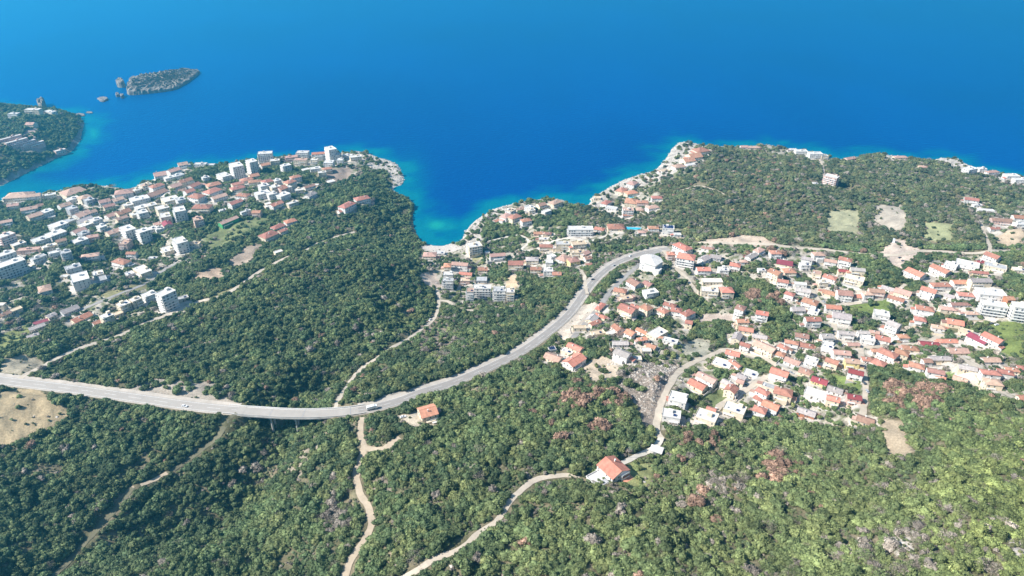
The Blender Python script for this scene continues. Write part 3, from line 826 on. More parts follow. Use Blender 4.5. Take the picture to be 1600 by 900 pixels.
def road_dist(x, y):
    d = seg_dist(x, y, MAINL[::3, :2]) - 7.5
    for k, L in LANES.items(): d = np.minimum(d, seg_dist(x, y, L[::4, :2] if len(L) > 12 else L[:, :2]) - ROADS[k][0]-0.4)
    return d
def house_dist(x, y):
    out = np.full(x.shape, 1e9)
    for hx, hy, hr in zip(HX, HY, HR):
        m = (np.abs(x-hx) < hr+14) & (np.abs(y-hy) < hr+14)
        if m.any(): out[m] = np.minimum(out[m], np.hypot(x[m]-hx, y[m]-hy)-hr)
    return out

# terrain mesh ------------------------------------------------------
def lerp(a, b, k): return a*(1-k)+b*k
x, y, z = GX.ravel(), GY.ravel(), GH.ravel(); dcst = GD.ravel()
px, py = project(x, y, z); jx, jy = jit(px, py, x, y, 3.0)
n1 = fbm(x/25, y/25, 41, 4)[:, None]; n2 = fbm(x/5, y/5, 43, 3)[:, None]; n3 = fbm(x/60, y/60, 47, 3)[:, None]
col = lerp(np.array([0.10, 0.10, 0.05]), np.array([0.27, 0.225, 0.15]), np.clip(n1*1.6-0.35, 0, 1)); col = col*(0.7+0.6*n2)
intown = np.zeros(x.shape, bool)
for k, p in TOWN.items(): intown |= inpoly(jx, jy, p)
green = anypoly(jx, jy, GREEN); hd = house_dist(x, y)
tcol = lerp(np.array([0.15, 0.16, 0.08]), np.array([0.46, 0.41, 0.34]), np.clip((n2-0.36)*5, 0, 1)); tcol = lerp(tcol, np.array([0.56, 0.51, 0.45]), (1-sstep(1.0, 5.5, hd+8*(n2[:, 0]-0.5)))[:, None])
m = (intown & ~green)[:, None]; col = np.where(m, tcol, col)
nr = (~intown & (hd < 5))[:, None]; col = np.where(nr, lerp(col, np.array([0.42, 0.38, 0.31]), 0.7*(1-sstep(0, 5, hd))[:, None]), col)
for p, c in GRASSY:
    m = inpoly(jx, jy, p)[:, None]; col = np.where(m, np.array(c)*(0.65+0.7*n2), col)
for p, c in BARE:
    if c is None: continue
    m = inpoly(jx, jy, p)[:, None]; col = np.where(m, np.array(c)*(0.72+0.55*n2), col)
WSH = [(628,300),(650,322),(664,384),(640,388),(618,320)]; rock = anypoly(jx, jy, ROCKY) & (hd > 1) | ((dcst < 5+7*(n1[:, 0]-0.4)) & (dcst > -3) & ~inpoly(px, py, WSH)); rk = np.array([0.52, 0.47, 0.41])*(0.45+1.0*n2)
col = np.where(rock[:, None], rk, col); hm = (GHEAD.ravel() & (dcst < 7))[:, None]; col = np.where(hm, np.array([0.28, 0.25, 0.24])*(0.5+n2), col)
bch = (((px-690)/32)**2+((py-387)/7)**2 < 1)[:, None]; col = np.where(bch & (dcst > -2)[:, None], np.array([0.56, 0.50, 0.44])*(0.9+0.2*n2), col)
col = np.where((dcst < -2)[:, None], np.array([0.30, 0.33, 0.25])*(0.7+0.6*n2), col)
idx = np.arange(NR*NC).reshape(NR, NC); a = idx[:-1, :-1].ravel(); b = idx[:-1, 1:].ravel(); c_ = idx[1:, 1:].ravel(); d_ = idx[1:, :-1].ravel()
keep = np.maximum(np.maximum(dcst[a], dcst[b]), np.maximum(dcst[c_], dcst[d_])) > -70
faces = np.stack([a, b, c_, d_], 1)[keep]; used = np.unique(faces); remap = np.zeros(NR*NC, np.int64); remap[used] = np.arange(len(used)); faces = remap[faces]
def np_mesh(name, co, quads):
    me = bpy.data.meshes.new(name); me.vertices.add(len(co)); me.vertices.foreach_set('co', np.asarray(co, np.float32).ravel())
    k = quads.shape[1]; me.loops.add(quads.size); me.loops.foreach_set('vertex_index', quads.ravel().astype(np.int32))
    me.polygons.add(len(quads)); me.polygons.foreach_set('loop_start', (np.arange(len(quads))*k).astype(np.int32)); me.polygons.foreach_set('loop_total', np.full(len(quads), k, np.int32))
    me.update(calc_edges=True); return me
tm = np_mesh('ground', np.stack([x, y, z], 1)[used], faces); tm.polygons.foreach_set('use_smooth', np.ones(len(faces), bool))
ca = tm.color_attributes.new('ground_colour', 'FLOAT_COLOR', 'POINT'); ca.data.foreach_set('color', np.concatenate([np.clip(col, 0.01, 0.85), np.ones((len(col), 1))], 1)[used].astype(np.float32).ravel())
gm = bpy.data.materials.new('ground_mix'); gm.use_nodes = True; n = gm.node_tree.nodes; l = gm.node_tree.links; b_ = n['Principled BSDF']; b_.inputs['Roughness'].default_value = 0.95; b_.inputs['Specular IOR Level'].default_value = 0.1
at = n.new('ShaderNodeAttribute'); at.attribute_name = 'ground_colour'; tc = n.new('ShaderNodeTexCoord'); tn = n.new('ShaderNodeTexNoise'); tn.inputs['Scale'].default_value = 0.8; tn.inputs['Detail'].default_value = 8; tn.inputs['Roughness'].default_value = 0.75
mr = n.new('ShaderNodeMapRange'); mr.inputs[1].default_value = 0.32; mr.inputs[2].default_value = 0.68; mr.inputs[3].default_value = 0.6; mr.inputs[4].default_value = 1.35
v_ = n.new('ShaderNodeVectorMath'); v_.operation = 'SCALE'; l.new(tc.outputs['Object'], tn.inputs[0]); l.new(tn.outputs[0], mr.inputs[0]); l.new(at.outputs['Color'], v_.inputs[0]); l.new(mr.outputs[0], v_.inputs['Scale']); l.new(v_.outputs[0], b_.inputs['Base Color'])
bp = n.new('ShaderNodeBump'); bp.inputs['Strength'].default_value = 0.7; bp.inputs['Distance'].default_value = 0.8; l.new(tn.outputs[0], bp.inputs['Height']); l.new(bp.outputs[0], b_.inputs['Normal'])
tm.materials.append(gm); ground = link('ground', tm, kind='structure')

# sea ---------------------------------------------------------------
sr, sc_ = 420, 520
su = np.linspace(-1.9, 1.9, sc_); sy = np.exp(np.linspace(math.log(420), math.log(14500), sr)); SX = sy[:, None]*su[None]; SY = np.repeat(sy[:, None], sc_, 1)
x_, y_ = SX.ravel(), SY.ravel(); px_, py_ = project(x_, y_, np.zeros_like(x_))
near = (y_ < 2300); dd = np.full(x_.shape, 500.0); dd[near] = np.minimum(seg_dist(x_[near], y_[near], COASTW, True), seg_dist(x_[near], y_[near], HEADW, True))
shal = 1-sstep(0, 62, dd+(fbm(x_/26, y_/26, 61, 4)-0.5)*75)           # metres from the shore: shallow water over a pale floor
bay = 1-sstep(0, 1, np.sqrt(((px_-688)/52)**2+((py_-352)/34)**2)+(fbm(x_/22, y_/22, 63, 3)-0.5)*0.7); spot = np.exp(-(((px_-682)/22)**2+((py_-352)/11)**2))
# the sandy floor of the cove, the reef strip by the headland and the paler channel on the left
reef = 0.9*np.exp(-(((px_-146)/12)**2+((py_-208)/14)**2)) + 0.5*np.exp(-(((px_-128)/16)**2+((py_-186)/5)**2)); chan = 0.55*np.exp(-(((px_-40)/75)**2+((py_-293)/16)**2))
rim = 0.7*np.exp(-(((px_-640)/26)**2+((py_-285)/38)**2)); deep_patch = np.exp(-(((px_-705)/30)**2+((py_-322)/16)**2))  # last term keeps a patch of the cove nearer the deep-water colour
k = np.clip(np.maximum.reduce([0.6*shal, 0.75*bay*(1-0.75*deep_patch), 1.05*spot, reef, chan, rim*0.6]), 0, 1)
deep = np.array([0.0, 0.050, 0.225]); mid = np.array([0.0, 0.13, 0.21]); pale_shallow = np.array([0.01, 0.27, 0.235])  # the water's own colours by depth: deep, middle, shallow turquoise
sw = (fbm(x_/220, y_/420, 65, 4)-0.5)[:, None]; base = deep*(1+0.35*sw); kk = k[:, None]
wc = np.where(kk < 0.5, lerp(base, mid, kk*2), lerp(mid, pale_shallow, kk*2-1))
q = np.arange(sr*sc_).reshape(sr, sc_); sq = np.stack([q[:-1, :-1].ravel(), q[:-1, 1:].ravel(), q[1:, 1:].ravel(), q[1:, :-1].ravel()], 1)
sm = np_mesh('sea', np.stack([x_, y_, np.zeros_like(x_)], 1), sq); ca = sm.color_attributes.new('water_colour', 'FLOAT_COLOR', 'POINT')
ca.data.foreach_set('color', np.concatenate([np.clip(wc, 0, 1), np.ones((len(wc), 1))], 1).astype(np.float32).ravel())
wm = bpy.data.materials.new('sea_water'); wm.use_nodes = True; n = wm.node_tree.nodes; l = wm.node_tree.links; b_ = n['Principled BSDF']; b_.inputs['Roughness'].default_value = 0.22; b_.inputs['IOR'].default_value = 1.33; b_.inputs['Specular IOR Level'].default_value = 0.13; b_.inputs['Specular Tint'].default_value = (0.05, 0.8, 1.0, 1)
at = n.new('ShaderNodeAttribute'); at.attribute_name = 'water_colour'; l.new(at.outputs['Color'], b_.inputs['Base Color'])
tc = n.new('ShaderNodeTexCoord'); mp = n.new('ShaderNodeMapping'); mp.inputs['Scale'].default_value = (0.09, 0.16, 0.1); mp.inputs['Rotation'].default_value = (0, 0, 0.25); tn = n.new('ShaderNodeTexNoise'); tn.inputs['Scale'].default_value = 1.0; tn.inputs['Detail'].default_value = 7; tn.inputs['Roughness'].default_value = 0.62
l.new(tc.outputs['Object'], mp.inputs[0]); l.new(mp.outputs[0], tn.inputs[0]); bp = n.new('ShaderNodeBump'); bp.inputs['Strength'].default_value = 0.9; bp.inputs['Distance'].default_value = 1.6; l.new(tn.outputs[0], bp.inputs['Height'])
n.remove(b_); df = n.new('ShaderNodeBsdfDiffuse'); gl = n.new('ShaderNodeBsdfGlossy'); gl.inputs['Roughness'].default_value = 0.3; gl.inputs['Color'].default_value = (0.03, 0.72, 1.0, 1); fr_ = n.new('ShaderNodeFresnel'); fr_.inputs['IOR'].default_value = 1.34; mxs = n.new('ShaderNodeMixShader')
l.new(at.outputs['Color'], df.inputs['Color'])
for q_ in (df, gl, fr_): l.new(bp.outputs[0], q_.inputs['Normal'])
l.new(fr_.outputs[0], mxs.inputs[0]); l.new(df.outputs[0], mxs.inputs[1]); l.new(gl.outputs[0], mxs.inputs[2]); l.new(mxs.outputs[0], n['Material Output'].inputs['Surface'])
sm.materials.append(wm); sea = link('sea', sm, kind='structure')

# haze ----------------------------------------------------------------
hb = MB(); hb.box(-30000, 30000, -3000, 15500, -18, 455); hz = hb.obj('haze', [], None, 'stuff'); hz['label'] = 'thin blue air haze lying over the whole coast and sea'; hz['category'] = 'haze'
hmz = bpy.data.materials.new('haze_air'); hmz.use_nodes = True; hmz.node_tree.nodes.clear(); vo = hmz.node_tree.nodes.new('ShaderNodeVolumePrincipled'); mo = hmz.node_tree.nodes.new('ShaderNodeOutputMaterial')
vo.inputs['Color'].default_value = (0.08, 0.60, 1.0, 1); vo.inputs['Density'].default_value = 0.00017; vo.inputs['Anisotropy'].default_value = 0.4; hmz.node_tree.links.new(vo.outputs[0], mo.inputs['Volume'])
hz.data.materials.append(hmz)

# roads -----------------------------------------------------------------
def ribbon(name, L, offs, mt, dz=0.0, cut=None, gh=True, thick=None, kind='structure'):
    P = L[:, :2]; T = np.gradient(P, axis=0); T /= np.linalg.norm(T, axis=1)[:, None]+1e-9; N = np.stack([-T[:, 1], T[:, 0]], 1); mb = MB(); n = len(L); w_ = len(offs)
    jt = (lambda i, s: 1.0) if not gh else (lambda i, s: 0.72+0.62*float(vnoise(P[i, 0]/5+s*31, P[i, 1]/5, 7)))
    for i in range(n):
        for o in offs:
            q = P[i]+N[i]*o*jt(i, 1 if o > 0 else 0); mb.v.append((q[0], q[1], (max(float(hgt(q[0], q[1])), L[i, 2]-0.25) if gh else L[i, 2])+dz))
    for i in range(n-1):
        if cut is not None and not cut[i]: continue
        for j in range(w_-1): mb.f.append((i*w_+j+1, i*w_+j, (i+1)*w_+j, (i+1)*w_+j+1)); mb.mi.append(0)
    return mb.obj(name, mt, None, kind)
def jagged(L, hw): return [-hw, -hw*0.5, 0, hw*0.5, hw]
for k, L in LANES.items():
    o = ribbon('dirt_track' if 'track' in k else 'path' if 'path' in k or 'drive' in k else 'lane', L, jagged(L, ROADS[k][0]), RM[ROADS[k][1]], 0.22); 
ML = MAINL.copy(); inb = (mpx > 368) & (mpx < 552)
ribbon('verge', ML, [-6.0, -4, 4, 8.4], RM['gravel'], 0.10, ~inb, False); ribbon('road', ML, [-3.9, 0, 3.9], RM['asphalt'], 0.16, (mpx > 550), False)
ribbon('road', ML, [-4.8, 0, 4.8], RM['deck'], 0.16, (mpx < 372), False)
for nm, o in (('edge_line', 3.7), ('edge_line', -3.85)): ribbon(nm, ML, [o-0.1, o+0.1], LINE, 0.18, ~inb, False)
dash = np.array([(i % 4) < 2 for i in range(len(ML))]); ribbon('centre_line', ML, [-0.09, 0.09], LINE, 0.18, dash & ~inb, False)
# viaduct
vt = thing('viaduct', 'pale concrete road viaduct on slim piers crossing the wooded ravine', 'viaduct', (0, 0, 0)); B = ML[inb]
def strip(mb, L, o0, o1, z0, z1):
    P = L[:, :2]; T = np.gradient(P, axis=0); T /= np.linalg.norm(T, axis=1)[:, None]; N = np.stack([-T[:, 1], T[:, 0]], 1); s = len(mb.v)
    for i in range(len(L)):
        for o, zz in ((o0, z0), (o1, z0), (o1, z1), (o0, z1)): q = P[i]+N[i]*o; mb.v.append((q[0], q[1], L[i, 2]+zz))
    for i in range(len(L)-1):
        for a, b in ((0, 1), (1, 2), (2, 3), (3, 0)): mb.f.append((s+4*i+a, s+4*i+b, s+4*i+4+b, s+4*i+4+a)); mb.mi.append(0)
    mb.f += [(s, s+3, s+2, s+1), tuple(s+4*(len(L)-1)+k for k in range(4))]; mb.mi += [0, 0]
B2 = ML[(mpx > 352) & (mpx < 572)]
mb = MB(); strip(mb, B2, -5.6, 5.6, -0.9, 0.02); mb.obj('deck', CONC, vt); mb = MB(); strip(mb, B2, -3.6, 3.6, -2.4, -0.9); mb.obj('girder', CONC, vt)
mb = MB(); strip(mb, B2, -4.6, 4.6, 0.024, 0.07); mb.obj('carriageway', RM['deck'], vt)
for s in (-1, 1):
    mb = MB(); strip(mb, B2, s*5.0-0.2, s*5.0+0.2, 0.03, 0.95); mb.obj('parapet', WALL['w'] if s > 0 else CONC, vt)
    mb = MB(); strip(mb, B2, s*4.3-0.09, s*4.3+0.09, 0.075, 0.085); mb.obj('edge_line', LINE, vt)
bx_ = project(B[:, 0], B[:, 1], B[:, 2])[0]
for tx in (392, 424, 457, 501, 532):
    i = int(np.argmin(abs(bx_-tx))); p = B[i]; T = B[min(i+1, len(B)-1)]-B[max(i-1, 0)]; an = math.atan2(T[1], T[0]); gz = float(hgt(p[0], p[1]))
    if p[2]-gz < 4: continue
    pb = MB(); pb.box(-0.9, 0.9, -3.9, 3.9, -3.3, -2.4); hd_ = pb.obj('pier_cap', CONC, vt); hd_.location = p; hd_.rotation_euler.z = an
    for s in (-1, 1):
        pb = MB(); pb.cyl(0, s*2.3, gz-p[2]-2, -3.3, 0.95, 0.8, 10); o = pb.obj('pier', CONC, vt); o.location = p; o.rotation_euler.z = an
for tx in (372, 420, 478, 545):
    i = int(np.argmin(abs(project(B2[:, 0], B2[:, 1], B2[:, 2])[0]-tx))); p = B2[i]; T = B2[min(i+1, len(B2)-1)]-B2[max(i-1, 0)]
    pb = MB(); pb.box(-0.16, 0.16, -4.7, 4.7, 0.085, 0.10); o = pb.obj('expansion_joint', METAL, vt); o.location = p; o.rotation_euler.z = math.atan2(T[1], T[0])
# guard rail along the open road, outer side
gsel = ML[(mpx > 556) & (mpx < 900)]; gr_ = thing('guard_rail', 'galvanised guard rail following the outer edge of the curving main road', 'guard rail')
mb = MB(); strip(mb, gsel, -4.9, -4.8, 0.55, 0.85); mb.obj('rail', METAL, gr_)
mb = MB()
Tg = np.gradient(gsel[:, :2], axis=0); Tg /= np.linalg.norm(Tg, axis=1)[:, None]
for i in range(0, len(gsel)): q = gsel[i, :2]+np.array([-Tg[i, 1], Tg[i, 0]])*-4.95; mb.box(q[0]-.06, q[0]+.06, q[1]-.06, q[1]+.06, gsel[i, 2]-0.2, gsel[i, 2]+0.8)
mb.obj('rail_posts', METAL, gr_, 'stuff')

# ------------------------------------------------------------------ house builder
WST = {'g': 'gabled', 'h': 'hipped', 'f': 'flat'}
def wall_windows(mb, L, z0, fl, face, rng, dense=3.0, big=False):
    """windows on one wall; face = (origin, direction, outward)"""
    (ox, oy), (dx, dy), (nx, ny) = face; n = max(1, int((L-1.2)/dense))
    for f in range(fl):
        for i in range(n):
            if rng.random() < 0.3: continue
            c = (i+0.5)*L/n; hw = 0.5 if not big else 0.8; zb = z0+f*3+(1.0 if not big else 0.5); zt = z0+f*3+2.35
            a0 = c-hw; a1 = c+hw; e = 0.05
            P = [(ox+dx*a0, oy+dy*a0), (ox+dx*a1, oy+dy*a1)]
            pts = [(P[0][0], P[0][1], zb), (P[1][0], P[1][1], zb), (P[1][0], P[1][1], zt), (P[0][0], P[0][1], zt)]
            o = [(q[0]+nx*e, q[1]+ny*e, q[2]) for q in pts]
            mb.poly(pts+o, [(4, 5, 6, 7), (0, 1, 5, 4), (1, 2, 6, 5), (2, 3, 7, 6), (3, 0, 4, 7)])
def house(h, label, name, cat, group=None, seed=0):
    rng = random.Random(seed); L, D, fl = h['W'], h['D'], h['fl']; H = fl*3.0+0.2; a, b = L/2, D/2; base = h['lo']-h['h']; rt, rc = h['rt'], h['rc']
    t = thing(name, label, cat, (h['x'], h['y'], h['h']), math.radians(h['an']), group); wmt = WALL[h['wl']]
    mb = MB(); mb.box(-a, a, -b, b, base, H)
    if rt == 'g':
        r = b*0.42; mb.poly([(-a, -b, H), (-a, b, H), (-a, 0, H+r)], [(0, 2, 1)]); mb.poly([(a, -b, H), (a, b, H), (a, 0, H+r)], [(0, 1, 2)])
    if L > 11 and rng.random() < 0.5 and rt != 'f' and fl > 1:      # lower wing
        s = rng.choice((-1, 1)); q = b+2.6
        mb.box(-a*0.55, a*0.6, min(s*b, s*q), max(s*b, s*q), base, H-3.1)
    mb.obj('wall', wmt, t)
    mb = MB(); o = 0.45; th = 0.22
    if rt == 'g':
        r = b*0.42; k = (b+o)/b; ze = H-(k-1)*r+0.05; zt = H+r+0.05
        for s in (-1, 1):
            p = [(-a-o, s*(b+o), ze), (a+o, s*(b+o), ze), (a+o, 0, zt), (-a-o, 0, zt)]; p2 = [(u_, v_, w_+th) for u_, v_, w_ in p]
            mb.poly(p+p2, [(0, 1, 2, 3), (7, 6, 5, 4), (0, 4, 5, 1), (1, 5, 6, 2), (3, 7, 4, 0)])
        rf = mb.obj('roof', ROOF[rc], t)
        if L*h['fl'] > 9:
            rb = MB(); rb.box(-a-o, a+o, -0.16, 0.16, zt+th-0.05, zt+th+0.12); rb.obj('ridge_cap', ROOF[rc], rf)
        top = zt+th
    elif rt == 'h':
        r = min(a, b)*0.40; ze = H; k = a-min(a, b)*0.92; kb = b-min(a, b)*0.92
        lo = [(-a-o, -b-o, ze), (a+o, -b-o, ze), (a+o, b+o, ze), (-a-o, b+o, ze)]; mi_ = [(q0, q1, ze+th) for q0, q1, _ in lo]; tp = [(-k, -kb, ze+r+th), (k, -kb, ze+r+th), (k, kb, ze+r+th), (-k, kb, ze+r+th)]
        mb.poly(lo+mi_+tp, [(3, 2, 1, 0)]+[(i, (i+1) % 4, 4+(i+1) % 4, 4+i) for i in range(4)]+[(4+i, 4+(i+1) % 4, 8+(i+1) % 4, 8+i) for i in range(4)]+[(8, 9, 10, 11)])
        rf = mb.obj('roof', ROOF[rc], t); top = H+r+th
    else:
        mb.box(-a-0.2, a+0.2, -b-0.2, b+0.2, H+0.003, H+0.25); rf = mb.obj('roof', ROOF[{'g': 'G', 'b': 'B'}.get(rc, rc)], t)
        pm = MB(); e = 0.2
        for x0, x1, y0, y1 in ((-a-e, a+e, -b-e, -b), (-a-e, a+e, b, b+e), (-a-e, -a, -b, b), (a, a+e, -b, b)): pm.box(x0, x1, y0, y1, H+0.253, H+0.75)
        pm.obj('parapet', wmt, rf); top = H+0.25
        if L > 9 and fl > 1:
            u_ = rng.uniform(-a*0.5, a*0.4); v_ = rng.uniform(-b*0.3, b*0.4); qq = MB(); qq.box(u_, u_+min(3.4, a*0.7), v_, v_+min(3, b*0.6), top+0.003, top+2.2); qq.obj('stair_hut', wmt, rf)
        if L > 8 and rng.random() < 0.6:
            qq = MB(); u_ = -a*0.7; qq.cyl(u_, -b*0.5, top+0.003, top+1.3, 0.6, 0.6, 8); qq.obj('water_tank', TRIM, rf)
        if rng.random() < 0.35 and L > 7:
            qq = MB(); qq.poly([(a*0.2, -b*0.6, top+0.3), (a*0.2+2.2, -b*0.6, top+0.3), (a*0.2+2.2, -b*0.6+1.6, top+1.1), (a*0.2, -b*0.6+1.6, top+1.1), (a*0.2, -b*0.6+1.6, top), (a*0.2+2.2, -b*0.6+1.6, top)], [(0, 1, 2, 3), (3, 2, 5, 4)]); qq.obj('solar_panel', PANEL, rf)
        if rc == 's':
            for i in range(3):
                for j in range(2):
                    qq = MB(); u_ = -a*0.85+i*a*0.58; v_ = -b*0.7+j*b*0.75; qq.poly([(u_, v_, top+0.35), (u_+a*0.5, v_, top+0.35), (u_+a*0.5, v_+b*0.62, top+1.2), (u_, v_+b*0.62, top+1.2), (u_, v_+b*0.62, top), (u_+a*0.5, v_+b*0.62, top)], [(0, 1, 2, 3), (3, 2, 5, 4)]); qq.obj('solar_panel', PANEL, rf)
    if rt != 'f' and L > 7:
        cb = MB(); cx = a*rng.uniform(-0.5, 0.5); cy = b*rng.choice((-0.4, 0.4)); cb.box(cx-0.35, cx+0.35, cy-0.35, cy+0.35, H+0.4, top+0.6); cb.box(cx-0.45, cx+0.45, cy-0.45, cy+0.45, top+0.603, top+0.75); cb.obj('chimney', WALL['w'], rf)
    mb = MB(); big = fl >= 4
    for Ln, face in ((L, ((-a, -b), (1, 0), (0, -1))), (L, ((a, b), (-1, 0), (0, 1))), (D, ((-a, b), (0, -1), (-1, 0))), (D, ((a, -b), (0, 1), (1, 0)))): wall_windows(mb, Ln, 0.1, fl, face, rng, 3.0 if big else 3.2, big)
    if mb.f: mb.obj('windows', GLASS, t, 'stuff')
    if rng.random() < 0.62 and fl < 4 and h['px'] > 640 and L > 7:      # low lean-to against one side
        s = rng.choice((-1, 1, 1)); aw = rng.uniform(2.6, 4.6); al = b*rng.uniform(0.55, 0.95); y0 = rng.uniform(-b, b-al*1.2); ht = rng.uniform(2.4, 2.9); x0_, x1_ = (-a-aw, -a-0.01) if s < 0 else (a+0.01, a+aw)
        q_ = MB(); q_.box(x0_, x1_, y0, y0+al*1.2, base-0.8, ht); q_.obj('annex', wmt, t)
        xo, xi = (x0_-0.3, x1_) if s < 0 else (x1_+0.3, x0_); P_ = [(xo, y0-0.3, ht-0.05), (xi, y0-0.3, ht+0.75), (xi, y0+al*1.2+0.3, ht+0.75), (xo, y0+al*1.2+0.3, ht-0.05)]; q_ = MB(); q_.poly(P_+[(u1, v1, w1+0.16) for u1, v1, w1 in P_], [(0, 1, 2, 3), (7, 6, 5, 4), (0, 4, 5, 1), (1, 5, 6, 2), (2, 6, 7, 3), (3, 7, 4, 0)]); q_.obj('annex_roof', ROOF[rng.choice('rpbgpo')], t)
    if rng.random() < 0.55 and fl < 4 and h['px'] > 600:      # garden walls and a paved terrace round part of the plot
        e0, e1 = rng.uniform(2.0, 4.5), rng.uniform(2.5, 6.0); s = rng.choice((-1, 1)); wm_ = rng.choice((WALL['w'], WALL['c'], CONC, CONC)); zt_ = 0.9; x0_, x1_ = (-a-e0, a+0.6) if s < 0 else (-a-0.6, a+e0); xe = x0_ if s < 0 else x1_-0.25
        for bx4 in ((x0_, x1_, -b-e1-0.25, -b-e1), (xe, xe+0.25, -b-e1+0.002, b+1.0)): q_ = MB(); q_.box(*bx4, base-1.0, zt_); q_.obj('garden_wall', wm_, t)
        q_ = MB(); q_.box(x0_+0.3, x1_-0.3, -b-e1+0.01, -b-0.08, base-1.0, 0.08); q_.obj('paved_terrace', rng.choice((CONC, ROOF['B'])), t)
    dn = MB(); dx_ = rng.uniform(-a*0.4, a*0.4); dn.box(dx_-0.5, dx_+0.5, -b-0.07, -b-0.002, 0.1, 2.2); dn.obj('door', WOODM, t)
    if fl >= 4:
        for f in range(1, fl):
            for s in ((-1,) if D < 8 else (-1, 1)):
                bb = MB(); z0 = f*3.0; y0, y1 = (-b-1.4, -b-0.003) if s < 0 else (b+0.003, b+1.4)
                bb.box(-a*0.88, a*0.88, y0, y1, z0-0.12, z0+0.02); yy = (y0, y0+0.1) if s < 0 else (y1-0.1, y1); bb.box(-a*0.88, a*0.88, yy[0], yy[1], z0+0.023, z0+0.95); bb.obj('balcony', TRIM, t)
            bb = MB(); bb.box(-a-1.3, -a-0.003, -b*0.7, b*0.7, f*3.0-0.12, f*3.0+0.02); bb.box(-a-1.3, -a-1.2, -b*0.7, b*0.7, f*3.0+0.023, f*3.0+0.95); bb.obj('balcony', TRIM, t)
    elif fl >= 2 and L > 8:
        for f in range(1, fl):
            bb = MB(); z0 = f*3.0+0.1; x0 = rng.choice((-a*0.9, -a*0.2)); x1 = x0+a*1.05; bb.box(x0, x1, -b-1.5, -b-0.003, z0-0.15, z0); bb.box(x0, x1, -b-1.5, -b-1.4, z0+0.003, z0+0.9); bb.box(x0, x0+0.25, -b-1.45, -b-1.2, base, z0-0.153); bb.box(x1-0.25, x1, -b-1.45, -b-1.2, base, z0-0.153); bb.obj('balcony', TRIM, t)
    return t
